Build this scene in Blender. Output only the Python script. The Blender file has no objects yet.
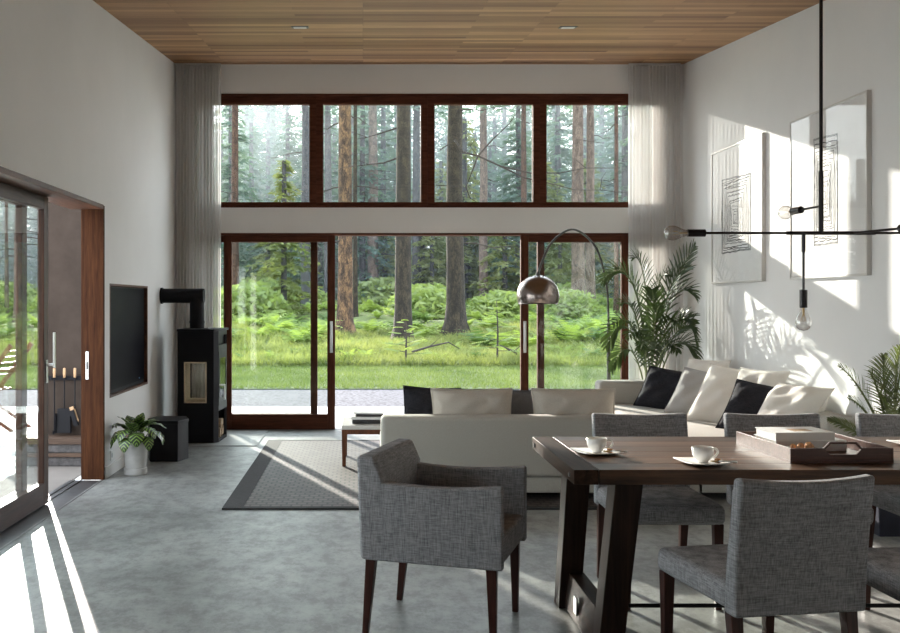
import bpy, bmesh, math, random
from mathutils import Vector, Matrix, Euler
R = math.radians
PI = math.pi
rnd = random.Random(7)
scn = bpy.context.scene
col = scn.collection

# ------------------------------------------------------------------ camera, world, sun, exposure
EYE = 1.4
cam_d = bpy.data.cameras.new('camera')
cam_d.sensor_width = 36.0
cam_d.lens = 40.0
cam_d.shift_x = 87 / 900
cam_d.shift_y = -14.5 / 900
cam_d.clip_end = 400
cam = bpy.data.objects.new('camera', cam_d)
cam.location = (0, 0, EYE)
cam.rotation_euler = (R(90), 0, 0)
col.objects.link(cam)
scn.camera = cam

w = bpy.data.worlds.new('world')
scn.world = w
w.use_nodes = True
nt = w.node_tree
bgn = nt.nodes['Background']
SKY = 3.0
bgn.inputs['Strength'].default_value = SKY
tc = nt.nodes.new('ShaderNodeTexCoord')
sp = nt.nodes.new('ShaderNodeSeparateXYZ')
cr = nt.nodes.new('ShaderNodeValToRGB')
nt.links.new(tc.outputs['Generated'], sp.inputs[0])
nt.links.new(sp.outputs['Z'], cr.inputs[0])
cr.color_ramp.elements[0].position = 0.0
cr.color_ramp.elements[0].color = (0.97, 0.985, 1.0, 1)
cr.color_ramp.elements[1].position = 0.7
cr.color_ramp.elements[1].color = (0.78, 0.89, 1.0, 1)
nt.links.new(cr.outputs[0], bgn.inputs['Color'])

SUN = 8.8
sun_d = bpy.data.lights.new('sun', 'SUN')
sun_d.energy = SUN
sun_d.angle = R(0.6)
sun_d.color = (1.0, 0.925, 0.84)
sun = bpy.data.objects.new('sun', sun_d)
sdir = Vector((0.353, -0.936, -0.275))
sun.rotation_euler = sdir.to_track_quat('-Z', 'Y').to_euler()
sun.location = (-8, 20, 12)
col.objects.link(sun)

vs = scn.view_settings
scn.display_settings.display_device = 'sRGB'
vs.view_transform = 'Standard'
vs.look = 'None'
vs.gamma = 1.0
vs.use_curve_mapping = False
vs.exposure = 0.88
cy = scn.cycles
cy.use_denoising = True
cy.max_bounces = 12
cy.diffuse_bounces = 6
cy.glossy_bounces = 4
cy.transmission_bounces = 6
cy.transparent_max_bounces = 16
cy.sample_clamp_indirect = 6.0
cy.caustics_reflective = False
cy.caustics_refractive = False

# ------------------------------------------------------------------ helpers
def px(x, y, Y):
    """pixel of the photograph at depth Y -> world point"""
    return Vector(((x - 363) * Y / 1000, Y, EYE - (y - 302) * Y / 1000))

def new_mat(name):
    m = bpy.data.materials.new(name)
    m.use_nodes = True
    return m, m.node_tree, m.node_tree.nodes['Principled BSDF']

def ramp(nt, fac, stops):
    r = nt.nodes.new('ShaderNodeValToRGB')
    els = r.color_ramp.elements
    while len(els) < len(stops):
        els.new(0.5)
    for e, (p, c) in zip(els, stops):
        e.position = p
        e.color = (*c, 1)
    nt.links.new(fac, r.inputs[0])
    return r.outputs[0]

def noise(nt, scale=(1, 1, 1), s=5, detail=4, rough=0.6, coord='Object', dist=0.0):
    t = nt.nodes.new('ShaderNodeTexCoord')
    mp = nt.nodes.new('ShaderNodeMapping')
    mp.inputs['Scale'].default_value = scale
    n = nt.nodes.new('ShaderNodeTexNoise')
    n.inputs['Scale'].default_value = s
    n.inputs['Detail'].default_value = detail
    n.inputs['Roughness'].default_value = rough
    n.inputs['Distortion'].default_value = dist
    nt.links.new(t.outputs[coord], mp.inputs[0])
    nt.links.new(mp.outputs[0], n.inputs['Vector'])
    return n.outputs['Fac']

def bump(nt, bsdf, h, strength=0.2, dist=0.01):
    b = nt.nodes.new('ShaderNodeBump')
    b.inputs['Strength'].default_value = strength
    b.inputs['Distance'].default_value = dist
    nt.links.new(h, b.inputs['Height'])
    nt.links.new(b.outputs[0], bsdf.inputs['Normal'])

def mixc(nt, fac, a, b, mode='MIX'):
    m = nt.nodes.new('ShaderNodeMix')
    m.data_type = 'RGBA'
    m.blend_type = mode
    for sock, v in ((m.inputs[0], fac), (m.inputs[6], a), (m.inputs[7], b)):
        if hasattr(v, 'is_linked'):
            nt.links.new(v, sock)
        elif isinstance(v, (int, float)):
            sock.default_value = v
        else:
            sock.default_value = (*v, 1)
    return m.outputs[2]

def plain(name, c, rough=0.5, metal=0.0, var=0.12, s=12, bmp=0.0, spec=0.5):
    m, nt, b = new_mat(name)
    f = noise(nt, s=s)
    lo = tuple(x * (1 - var) for x in c)
    hi = tuple(min(1, x * (1 + var)) for x in c)
    nt.links.new(ramp(nt, f, [(0.3, lo), (0.7, hi)]), b.inputs['Base Color'])
    b.inputs['Roughness'].default_value = rough
    b.inputs['Metallic'].default_value = metal
    b.inputs['Specular IOR Level'].default_value = spec
    if bmp:
        bump(nt, b, noise(nt, s=s * 8), bmp, 0.004)
    return m

def wood(name, c1, c2, axis='X', s=6, rough=0.45, island=0.0, stretch=14, bmp=0.08, spec=0.25):
    m, nt, b = new_mat(name)
    b.inputs['Specular IOR Level'].default_value = spec
    sc = {'X': (1, stretch, stretch), 'Y': (stretch, 1, stretch), 'Z': (stretch, stretch, 1)}[axis]
    f = noise(nt, sc, s / 4, 6, 0.65, dist=0.4)
    f2 = noise(nt, tuple(k * 3 for k in sc), s / 3, 3, 0.5)
    mid = tuple((a + c) / 2 for a, c in zip(c1, c2))
    base = ramp(nt, f, [(0.3, c1), (0.5, mid), (0.72, c2)])
    dark = ramp(nt, f2, [(0.35, (0.55, 0.55, 0.55)), (0.6, (1, 1, 1))])
    c = mixc(nt, 0.6, base, dark, 'MULTIPLY')
    if island:
        g = nt.nodes.new('ShaderNodeNewGeometry')
        k = ramp(nt, g.outputs['Random Per Island'], [(0, (1 - island,) * 3), (1, (1 + island * .6,) * 3)])
        c = mixc(nt, 1.0, c, k, 'MULTIPLY')
    nt.links.new(c, b.inputs['Base Color'])
    b.inputs['Roughness'].default_value = rough
    bump(nt, b, f2, bmp, 0.003)
    return m

def fabric(name, c1, c2, s=60, rough=0.95, bmp=0.25, coarse=1.0):
    m, nt, b = new_mat(name)
    fa = noise(nt, (1, 1, 12), s * coarse, 3, 0.65)
    fb = noise(nt, (12, 12, 1), s * coarse, 3, 0.65)
    ad = nt.nodes.new('ShaderNodeMath')
    ad.operation = 'ADD'
    nt.links.new(fa, ad.inputs[0])
    nt.links.new(fb, ad.inputs[1])
    h = nt.nodes.new('ShaderNodeMath')
    h.operation = 'MULTIPLY'
    h.inputs[1].default_value = 0.5
    nt.links.new(ad.outputs[0], h.inputs[0])
    nt.links.new(ramp(nt, h.outputs[0], [(0.36, c1), (0.64, c2)]), b.inputs['Base Color'])
    b.inputs['Roughness'].default_value = rough
    b.inputs['Specular IOR Level'].default_value = 0.2
    bump(nt, b, h.outputs[0], bmp, 0.004)
    return m

def leafmat(name, c1, c2, trans=0.45, s=3, rough=0.5, gloss=0.06):
    m = bpy.data.materials.new(name)
    m.use_nodes = True
    nt = m.node_tree
    nt.nodes.clear()
    out = nt.nodes.new('ShaderNodeOutputMaterial')
    c = ramp(nt, noise(nt, s=s), [(0.3, c1), (0.7, c2)])
    d = nt.nodes.new('ShaderNodeBsdfDiffuse')
    t = nt.nodes.new('ShaderNodeBsdfTranslucent')
    g = nt.nodes.new('ShaderNodeBsdfGlossy')
    g.inputs['Roughness'].default_value = rough
    nt.links.new(c, d.inputs['Color'])
    nt.links.new(mixc(nt, 1.0, c, (1.25, 1.25, 0.7), 'MULTIPLY'), t.inputs['Color'])
    mx = nt.nodes.new('ShaderNodeMixShader')
    mx.inputs[0].default_value = trans
    nt.links.new(d.outputs[0], mx.inputs[1])
    nt.links.new(t.outputs[0], mx.inputs[2])
    mx2 = nt.nodes.new('ShaderNodeMixShader')
    mx2.inputs[0].default_value = gloss
    nt.links.new(mx.outputs[0], mx2.inputs[1])
    nt.links.new(g.outputs[0], mx2.inputs[2])
    nt.links.new(mx2.outputs[0], out.inputs[0])
    return m

def glassmat(name, tint=(0.97, 0.99, 0.98), ior=1.45, rough=0.0, boost=1.0):
    m = bpy.data.materials.new(name)
    m.use_nodes = True
    nt = m.node_tree
    nt.nodes.clear()
    out = nt.nodes.new('ShaderNodeOutputMaterial')
    tr = nt.nodes.new('ShaderNodeBsdfTransparent')
    tr.inputs[0].default_value = (*tint, 1)
    gl = nt.nodes.new('ShaderNodeBsdfGlossy')
    gl.inputs['Roughness'].default_value = rough
    fr = nt.nodes.new('ShaderNodeFresnel')
    gm = nt.nodes.new('ShaderNodeNewGeometry')
    mr = nt.nodes.new('ShaderNodeMapRange')          # the same index seen from either face of the sheet
    mr.inputs['To Min'].default_value = ior
    mr.inputs['To Max'].default_value = 1 / ior
    nt.links.new(gm.outputs['Backfacing'], mr.inputs['Value'])
    nt.links.new(mr.outputs[0], fr.inputs[0])
    mu = nt.nodes.new('ShaderNodeMath')
    mu.operation = 'MULTIPLY'
    mu.inputs[1].default_value = boost
    nt.links.new(fr.outputs[0], mu.inputs[0])
    mx = nt.nodes.new('ShaderNodeMixShader')
    nt.links.new(mu.outputs[0], mx.inputs[0])
    nt.links.new(tr.outputs[0], mx.inputs[1])
    nt.links.new(gl.outputs[0], mx.inputs[2])
    nt.links.new(mx.outputs[0], out.inputs[0])
    return m

class MB:
    """collects shapes and links them as one mesh object"""
    def __init__(s):
        s.v = []; s.f = []; s.uv = {}
    def add(s, vs, fs, M=None):
        o = len(s.v)
        for p in vs:
            p = Vector(p)
            s.v.append(tuple(M @ p if M else p))
        for f in fs:
            s.f.append(tuple(i + o for i in f))
        return o
    def box(s, a, b, M=None):
        x0, y0, z0 = a; x1, y1, z1 = b
        s.add([(x0, y0, z0), (x1, y0, z0), (x1, y1, z0), (x0, y1, z0), (x0, y0, z1), (x1, y0, z1), (x1, y1, z1), (x0, y1, z1)],
              [(0, 3, 2, 1), (4, 5, 6, 7), (0, 1, 5, 4), (1, 2, 6, 5), (2, 3, 7, 6), (3, 0, 4, 7)], M)
        return s
    def hexa(s, lo, hi):
        """eight corners: four of the lower face, four of the upper face, both counter-clockwise"""
        s.add(list(lo) + list(hi), [(0, 3, 2, 1), (4, 5, 6, 7), (0, 1, 5, 4), (1, 2, 6, 5), (2, 3, 7, 6), (3, 0, 4, 7)])
        return s
    def beam(s, p0, p1, wx, wy, taper=1.0, up=None):
        """rectangular bar from p0 to p1; the two section sizes are wx and wy"""
        p0 = Vector(p0); p1 = Vector(p1)
        d = (p1 - p0).normalized()
        ref = Vector(up) if up else (Vector((0, 1, 0)) if abs(d.y) < 0.8 else Vector((1, 0, 0)))
        a = d.cross(ref).normalized(); b = a.cross(d).normalized()
        lo = []; hi = []
        for (i, j) in ((-1, -1), (1, -1), (1, 1), (-1, 1)):
            lo.append(p0 + a * i * wx / 2 + b * j * wy / 2)
            hi.append(p1 + a * i * wx / 2 * taper + b * j * wy / 2 * taper)
        s.hexa(lo, hi)
        return s
    def prism(s, poly, axis, t0, t1, M=None):
        """extrude a polygon: axis X -> points are (y, z), Y -> (x, z), Z -> (x, y)"""
        n = len(poly)
        def P(p, t):
            return {'X': (t, p[0], p[1]), 'Y': (p[0], t, p[1]), 'Z': (p[0], p[1], t)}[axis]
        vs = [P(p, t0) for p in poly] + [P(p, t1) for p in poly]
        fs = [tuple(range(n))[::-1], tuple(range(n, 2 * n))]
        fs += [(i, (i + 1) % n, n + (i + 1) % n, n + i) for i in range(n)]
        s.add(vs, fs, M)
        return s
    def tube(s, pts, rad, seg=10, cap=True):
        pts = [Vector(p) for p in pts]
        n = len(pts)
        rr = rad if isinstance(rad, (list, tuple)) else [rad] * n
        o = len(s.v)
        prev = None
        for i, p in enumerate(pts):
            d = (pts[min(i + 1, n - 1)] - pts[max(i - 1, 0)]).normalized()
            if prev is None:
                ref = Vector((0, 0, 1)) if abs(d.z) < 0.9 else Vector((1, 0, 0))
                a = d.cross(ref).normalized()
            else:
                a = (prev - d * prev.dot(d)).normalized()
            prev = a
            b = d.cross(a).normalized()
            for k in range(seg):
                t = 2 * PI * k / seg
                s.v.append(tuple(p + (a * math.cos(t) + b * math.sin(t)) * rr[i]))
        for i in range(n - 1):
            for k in range(seg):
                k2 = (k + 1) % seg
                s.f.append((o + i * seg + k, o + i * seg + k2, o + (i + 1) * seg + k2, o + (i + 1) * seg + k))
        if cap:
            s.f.append(tuple(o + k for k in range(seg))[::-1])
            s.f.append(tuple(o + (n - 1) * seg + k for k in range(seg)))
        return s
    def lathe(s, prof, c=(0, 0, 0), seg=28, M=None):
        o = len(s.v)
        c = Vector(c)
        for (r, z) in prof:
            for k in range(seg):
                t = 2 * PI * k / seg
                p = Vector((r * math.cos(t), r * math.sin(t), z))
                p = (M @ p if M else p) + c
                s.v.append(tuple(p))
        for i in range(len(prof) - 1):
            for k in range(seg):
                k2 = (k + 1) % seg
                s.f.append((o + i * seg + k, o + i * seg + k2, o + (i + 1) * seg + k2, o + (i + 1) * seg + k))
        return s
    def ball(s, c, r, seg=12, squash=(1, 1, 1)):
        n = seg // 2
        prof = [(max(1e-4, r * math.sin(PI * i / n)), -r * math.cos(PI * i / n)) for i in range(n + 1)]
        M = Matrix.Diagonal((*squash, 1))
        return s.lathe(prof, c, seg, M)
    def build(s, name, mat, parent=None, smooth=False, bevel=0.0, bseg=2, subsurf=0):
        me = bpy.data.meshes.new(name)
        me.from_pydata(s.v, [], s.f)
        if bevel or s.f and not s.uv:
            bm = bmesh.new(); bm.from_mesh(me)
            if len(s.f) < 20000:
                bmesh.ops.recalc_face_normals(bm, faces=bm.faces)
            bm.to_mesh(me); bm.free()
        if s.uv:
            ul = me.uv_layers.new(name='uv')
            for lp in me.loops:
                ul.data[lp.index].uv = s.uv.get(lp.vertex_index, (0, 0))
        me.update()
        me.materials.append(mat)
        if smooth:
            me.shade_smooth()
        o = bpy.data.objects.new(name, me)
        col.objects.link(o)
        if parent:
            o.parent = parent
        if bevel:
            b = o.modifiers.new('bevel', 'BEVEL')
            b.width = bevel; b.segments = bseg; b.limit_method = 'ANGLE'; b.angle_limit = R(35)
            b.harden_normals = False
            if smooth is False:
                me.shade_smooth()
                wn = o.modifiers.new('normals', 'WEIGHTED_NORMAL')
                wn.keep_sharp = True
        if subsurf:
            u = o.modifiers.new('subsurf', 'SUBSURF')
            u.levels = subsurf; u.render_levels = subsurf
        return o

def tag(o, label, cat, group=None, kind=None):
    if label: o['label'] = label
    if cat: o['category'] = cat
    if group: o['group'] = group
    if kind: o['kind'] = kind
    return o

def thing(name, label, cat, loc=(0, 0, 0), rz=0.0, group=None):
    o = bpy.data.objects.new(name, None)
    o.empty_display_size = 0.1
    col.objects.link(o)
    o.location = loc
    o.rotation_euler = (0, 0, rz)
    return tag(o, label, cat, group)

def struct(name, loc=None):
    o = bpy.data.objects.new(name, None)
    o.empty_display_size = 0.1
    col.objects.link(o)
    if loc: o.location = loc
    o['kind'] = 'structure'
    return o

KIDS = {}
def copy_tree(o, loc, rz=0.0, label=None, group=None):
    r = o.copy(); col.objects.link(r)
    r.location = loc; r.rotation_euler = (0, 0, rz)
    if label: r['label'] = label
    if group: r['group'] = group
    if o.name not in KIDS:
        KIDS[o.name] = [c for c in bpy.data.objects if c.parent == o]
    for ch in KIDS[o.name]:
        c = ch.copy(); col.objects.link(c); c.parent = r
        if ch.name not in KIDS:
            KIDS[ch.name] = [g for g in bpy.data.objects if g.parent == ch]
        for g in KIDS[ch.name]:
            d = g.copy(); col.objects.link(d); d.parent = c
    return r

def S(o):
    o['kind'] = 'structure'
    return o

# ------------------------------------------------------------------ materials
M = {}
m, nt, b = new_mat('plaster')
f = noise(nt, s=1.2, detail=5)
nt.links.new(ramp(nt, f, [(0.3, (0.715, 0.715, 0.71)), (0.7, (0.755, 0.755, 0.75))]), b.inputs['Base Color'])
b.inputs['Roughness'].default_value = 0.92
bump(nt, b, noise(nt, s=140, detail=3), 0.12, 0.003)
M['plaster'] = m

m, nt, b = new_mat('polished_concrete')
f1 = noise(nt, (1, 1, 1), 0.7, 10, 0.72, dist=0.2)
f2 = noise(nt, (1, .6, 1), 9, 10, 0.78)
c1 = ramp(nt, f1, [(0.36, (0.140, 0.143, 0.137)), (0.5, (0.215, 0.219, 0.21)), (0.64, (0.30, 0.304, 0.29))])
c2 = ramp(nt, f2, [(0.42, (0.70, 0.69, 0.67)), (0.5, (1.0, 1.0, 1.0)), (0.58, (1.2, 1.2, 1.18))])
nt.links.new(mixc(nt, 0.85, c1, c2, 'MULTIPLY'), b.inputs['Base Color'])
rr = ramp(nt, f2, [(0.3, (0.46,) * 3), (0.7, (0.32,) * 3)])
nt.links.new(rr, b.inputs['Roughness'])
b.inputs['Specular IOR Level'].default_value = 0.5
bump(nt, b, f2, 0.03, 0.004)
M['concrete'] = m

m, nt, b = new_mat('ceiling_planks')
t = nt.nodes.new('ShaderNodeTexCoord')
br = nt.nodes.new('ShaderNodeTexBrick')
br.offset = 0.37; br.offset_frequency = 3
br.inputs['Color1'].default_value = (0.215, 0.098, 0.040, 1)
br.inputs['Color2'].default_value = (0.55, 0.32, 0.155, 1)
br.inputs['Mortar'].default_value = (0.12, 0.06, 0.03, 1)
br.inputs['Scale'].default_value = 1.0
br.inputs['Mortar Size'].default_value = 0.0012
br.inputs['Brick Width'].default_value = 1.5
br.inputs['Row Height'].default_value = 0.09
nt.links.new(t.outputs['Object'], br.inputs['Vector'])
g = noise(nt, (1, 22, 4), 2.2, 6, 0.7, dist=0.5)
gr = ramp(nt, g, [(0.3, (0.55, 0.5, 0.47)), (0.5, (0.95, 0.95, 0.95)), (0.7, (1.15, 1.13, 1.1))])
nt.links.new(mixc(nt, 0.75, br.outputs['Color'], gr, 'MULTIPLY'), b.inputs['Base Color'])
b.inputs['Roughness'].default_value = 0.55
bump(nt, b, br.outputs['Fac'], -0.2, 0.003)
M['ceiling'] = m

M['frame'] = wood('red_brown_joinery', (0.055, 0.019, 0.012), (0.13, 0.048, 0.028), 'Z', 8, 0.7, spec=.08)
M['frame_h'] = wood('red_brown_rail', (0.055, 0.019, 0.012), (0.13, 0.048, 0.028), 'X', 8, 0.7, spec=.08)
M['jamb'] = wood('walnut_jamb', (0.032, 0.010, 0.004), (0.09, 0.033, 0.012), 'Z', 8, 0.6, spec=.1)
M['jamb_y'] = wood('walnut_lining', (0.06, 0.026, 0.016), (0.16, 0.07, 0.04), 'Y', 8, 0.42)
M['leaf_dark'] = wood('dark_door_wood', (0.03, 0.014, 0.011), (0.075, 0.034, 0.025), 'Y', 8, 0.42)
M['leaf_dark_z'] = wood('dark_door_stile', (0.03, 0.014, 0.011), (0.10, 0.042, 0.022), 'Z', 8, 0.42)
M['table'] = wood('table_walnut', (0.026, 0.012, 0.006), (0.155, 0.076, 0.037), 'X', 7, 0.42, island=0.45, stretch=11, spec=.22)
M['table_y'] = wood('table_walnut_end', (0.013, 0.007, 0.005), (0.060, 0.030, 0.017), 'Y', 7, 0.55, spec=.1)
M['table_leg'] = wood('table_walnut_leg', (0.009, 0.005, 0.004), (0.038, 0.019, 0.012), 'Z', 7, 0.5, spec=.12)
M['leg'] = wood('dark_chair_leg', (0.025, 0.010, 0.008), (0.065, 0.022, 0.016), 'Z', 9, 0.35)
M['tray'] = wood('tray_wood', (0.05, 0.022, 0.018), (0.13, 0.065, 0.052), 'X', 9, 0.4)
M['coffee'] = wood('coffee_table_wood', (0.09, 0.032, 0.016), (0.19, 0.075, 0.038), 'Z', 8, 0.4)
M['light_wood'] = wood('pale_beech', (0.42, 0.26, 0.14), (0.6, 0.40, 0.24), 'Z', 8, 0.5)
M['bench_wood'] = wood('weathered_bench', (0.04, 0.024, 0.018), (0.11, 0.068, 0.045), 'X', 8, 0.6)
M['deck_wood'] = wood('red_deck_chair_wood', (0.10, 0.030, 0.014), (0.19, 0.065, 0.033), 'Z', 8, 0.45)
M['chair'] = fabric('grey_heather_fabric', (0.118, 0.118, 0.129), (0.365, 0.365, 0.378), 20)
M['sofa'] = fabric('beige_linen', (0.30, 0.285, 0.255), (0.46, 0.44, 0.40), 90, bmp=0.15)
M['cushion_beige'] = fabric('beige_cushion', (0.38, 0.345, 0.30), (0.54, 0.50, 0.45), 80, bmp=0.2)
M['cushion_white'] = fabric('white_cushion', (0.66, 0.63, 0.58), (0.78, 0.75, 0.70), 80, bmp=0.15)
M['cushion_grey'] = fabric('grey_cushion', (0.30, 0.29, 0.28), (0.42, 0.41, 0.40), 80, bmp=0.2)
M['cushion_dark'] = fabric('charcoal_knit', (0.004, 0.004, 0.007), (0.030, 0.030, 0.037), 30, bmp=0.6)
M['cushion_slate'] = fabric('slate_cushion', (0.055, 0.056, 0.06), (0.11, 0.11, 0.118), 70, bmp=0.2)
M['black'] = plain('black_steel', (0.006, 0.006, 0.008), 0.5, spec=.14)
M['black_matt'] = plain('black_matt', (0.007, 0.007, 0.009), 0.7, spec=.2)
M['pendant'] = plain('bronze_black', (0.014, 0.011, 0.012), 0.3, 0.4)
M['stool'] = plain('black_stained_stool', (0.011, 0.010, 0.012), 0.55, bmp=0.1, spec=.12)
M['steel'] = plain('brushed_steel', (0.62, 0.62, 0.62), 0.28, 1.0, 0.06)
M['dark_steel'] = plain('dark_steel', (0.16, 0.16, 0.165), 0.4, 0.9, 0.1)
M['lamp_metal'] = plain('lamp_metal', (0.25, 0.21, 0.195), 0.25, 1.0, 0.06, s=3)
M['lamp_pole'] = plain('lamp_pole_metal', (0.10, 0.098, 0.09), 0.4, 0.8, 0.05)
M['marble'] = plain('white_stone_top', (0.62, 0.61, 0.59), 0.3, 0, 0.06, s=5)
M['porcelain'] = plain('white_porcelain', (0.80, 0.79, 0.77), 0.14, 0, 0.02, s=3)
M['coffee_liquid'] = plain('coffee', (0.05, 0.02, 0.01), 0.1, 0, 0.1)
M['sugar'] = plain('brown_sugar', (0.56, 0.30, 0.15), 0.9, 0, 0.3, s=40, bmp=0.3)
M['paper'] = plain('book_pages', (0.70, 0.68, 0.64), 0.9, 0, 0.05, s=60)
M['book_white'] = plain('white_book_cover', (0.70, 0.70, 0.70), 0.4, 0, 0.03)
M['book_grey'] = plain('grey_book_cover', (0.42, 0.43, 0.45), 0.4, 0, 0.05)
M['book_black'] = plain('black_book_cover', (0.02, 0.02, 0.025), 0.4, 0, 0.1)
M['white_paint'] = plain('white_paint', (0.74, 0.74, 0.73), 0.45, 0, 0.02)
M['art_paper'] = plain('art_paper', (0.80, 0.79, 0.77), 0.8, 0, 0.02)
M['ink'] = plain('black_ink', (0.025, 0.024, 0.026), 0.8)
M['pot_white'] = plain('pale_concrete_pot', (0.46, 0.46, 0.45), 0.7, 0, 0.1, s=14, bmp=0.1)
M['pot_navy'] = plain('navy_planter', (0.016, 0.018, 0.032), 0.45, 0, 0.15)
M['soil'] = plain('potting_soil', (0.03, 0.02, 0.014), 0.95, 0, 0.4, s=50, bmp=0.5)
M['palm'] = leafmat('palm_leaf', (0.028, 0.052, 0.018), (0.065, 0.105, 0.035), 0.25, 6, 0.35, 0.08)
M['areca'] = leafmat('areca_leaf', (0.075, 0.105, 0.038), (0.17, 0.20, 0.085), 0.35, 6, 0.4, 0.06)
M['palm_stem'] = plain('palm_stem', (0.13, 0.16, 0.06), 0.5)
M['glass'] = glassmat('window_glass')
M['bulb_glass'] = glassmat('bulb_glass', (0.90, 0.89, 0.88), 1.6, 0.0, 2.6)
M['pane'] = glassmat('stove_glass', (0.80, 0.78, 0.74), 1.5)
M['art_glass'] = glassmat('picture_glass', (0.98, 0.98, 0.98), 1.45, 0.0, 0.4)
M['filament'] = plain('brass_filament', (0.55, 0.40, 0.20), 0.3, 0.8)
M['screen'] = plain('black_screen', (0.003, 0.003, 0.006), 0.45, 0, 0.02, spec=.04)
M['firebrick'] = plain('pale_firebrick', (0.62, 0.50, 0.36), 0.9, 0, 0.12, s=20, bmp=0.2)
M['bark_log'] = plain('log_bark', (0.30, 0.21, 0.13), 0.9, 0, 0.35, s=25, bmp=0.4)
M['stone'] = plain('rough_stone', (0.075, 0.07, 0.07), 0.95, 0, 0.45, s=22, bmp=0.8)
M['wing'] = plain('brown_render', (0.045, 0.034, 0.028), 0.95, 0, 0.2, s=4, bmp=0.25, spec=.1)
M['mat_out'] = plain('brown_paving_shaded', (0.15, 0.13, 0.115), 0.9, 0, 0.08, s=6)  # brown paving, colour darkened to hold the wing wall's shade
M['hearth'] = plain('hearth_stone', (0.33, 0.335, 0.325), 0.3, 0, 0.1, s=3)
M['frame_white'] = plain('picture_frame_paint', (0.56, 0.54, 0.51), 0.5, 0, 0.03)
M['led'] = plain('led_blue', (0.2, 0.5, 0.9), 0.3)

m = bpy.data.materials.new('sheer_curtain')
m.use_nodes = True
nt = m.node_tree; nt.nodes.clear()
out = nt.nodes.new('ShaderNodeOutputMaterial')
d = nt.nodes.new('ShaderNodeBsdfDiffuse'); tr = nt.nodes.new('ShaderNodeBsdfTranslucent'); tp = nt.nodes.new('ShaderNodeBsdfTransparent')
cc = ramp(nt, noise(nt, (30, 30, 1), 3, 2), [(0.3, (0.74, 0.72, 0.70)), (0.7, (0.80, 0.78, 0.765))])
nt.links.new(cc, d.inputs[0]); nt.links.new(cc, tr.inputs[0])
a1 = nt.nodes.new('ShaderNodeMixShader'); a1.inputs[0].default_value = 0.5
nt.links.new(d.outputs[0], a1.inputs[1]); nt.links.new(tr.outputs[0], a1.inputs[2])
a2 = nt.nodes.new('ShaderNodeMixShader'); a2.inputs[0].default_value = 0.26
nt.links.new(a1.outputs[0], a2.inputs[1]); nt.links.new(tp.outputs[0], a2.inputs[2])
nt.links.new(a2.outputs[0], out.inputs[0])
M['sheer'] = m

m, nt, b = new_mat('woven_rug')
t = nt.nodes.new('ShaderNodeTexCoord')
br = nt.nodes.new('ShaderNodeTexBrick')
br.inputs['Color1'].default_value = (0.052, 0.043, 0.041, 1)
br.inputs['Color2'].default_value = (0.085, 0.070, 0.066, 1)
br.inputs['Mortar'].default_value = (0.012, 0.011, 0.013, 1)
br.inputs['Scale'].default_value = 1.0
br.inputs['Mortar Size'].default_value = 0.010
br.inputs['Mortar Smooth'].default_value = 0.6
br.inputs['Brick Width'].default_value = 0.07
br.inputs['Row Height'].default_value = 0.07
br.offset = 0.5
nt.links.new(t.outputs['Object'], br.inputs['Vector'])
nt.links.new(mixc(nt, 0.4, br.outputs['Color'], ramp(nt, noise(nt, s=160), [(0.3, (0.6, 0.6, 0.6)), (0.7, (1.3, 1.25, 1.2))]), 'MULTIPLY'), b.inputs['Base Color'])
b.inputs['Roughness'].default_value = 0.55
b.inputs['Specular IOR Level'].default_value = 0.3
bump(nt, b, br.outputs['Fac'], -0.6, 0.012)
b.inputs['Specular Tint'].default_value = (1.0, 0.86, 0.82, 1)
M['rug'] = m
M['rug_border'] = plain('rug_border', (0.028, 0.027, 0.028), 0.9, 0, 0.2, s=40, bmp=0.2)

m, nt, b = new_mat('calathea_leaf')
t = nt.nodes.new('ShaderNodeTexCoord')
s_ = nt.nodes.new('ShaderNodeSeparateXYZ')
nt.links.new(t.outputs['UV'], s_.inputs[0])
ab = nt.nodes.new('ShaderNodeMath'); ab.operation = 'ABSOLUTE'
nt.links.new(s_.outputs['X'], ab.inputs[0])
ma = nt.nodes.new('ShaderNodeMath'); ma.operation = 'MULTIPLY_ADD'; ma.inputs[1].default_value = -0.20
nt.links.new(ab.outputs[0], ma.inputs[0]); nt.links.new(s_.outputs['Y'], ma.inputs[2])
mu = nt.nodes.new('ShaderNodeMath'); mu.operation = 'MULTIPLY'; mu.inputs[1].default_value = 46
nt.links.new(ma.outputs[0], mu.inputs[0])
sn = nt.nodes.new('ShaderNodeMath'); sn.operation = 'SINE'
nt.links.new(mu.outputs[0], sn.inputs[0])
nt.links.new(ramp(nt, sn.outputs[0], [(0.35, (0.008, 0.02, 0.010)), (0.65, (0.19, 0.30, 0.06))]), b.inputs['Base Color'])
b.inputs['Roughness'].default_value = 0.35
M['calathea'] = m

# outdoors
m, nt, b = new_mat('terrace_stone')
f = noise(nt, s=2.0, detail=6)
nt.links.new(ramp(nt, f, [(0.3, (0.60, 0.59, 0.57)), (0.7, (0.70, 0.69, 0.67))]), b.inputs['Base Color'])
b.inputs['Roughness'].default_value = 0.7
M['terrace'] = m
m, nt, b = new_mat('gravel')
vo = nt.nodes.new('ShaderNodeTexVoronoi'); vo.inputs['Scale'].default_value = 22
t = nt.nodes.new('ShaderNodeTexCoord'); nt.links.new(t.outputs['Object'], vo.inputs['Vector'])
nt.links.new(ramp(nt, vo.outputs['Distance'], [(0.0, (0.15, 0.147, 0.163)), (0.5, (0.095, 0.093, 0.104)), (0.9, (0.04, 0.04, 0.046))]), b.inputs['Base Color'])
b.inputs['Roughness'].default_value = 0.95
b.inputs['Specular IOR Level'].default_value = 0.08
bump(nt, b, vo.outputs['Distance'], -0.8, 0.03)
M['gravel'] = m
m, nt, b = new_mat('forest_floor')
f = noise(nt, s=0.5, detail=8, rough=0.7)
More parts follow.
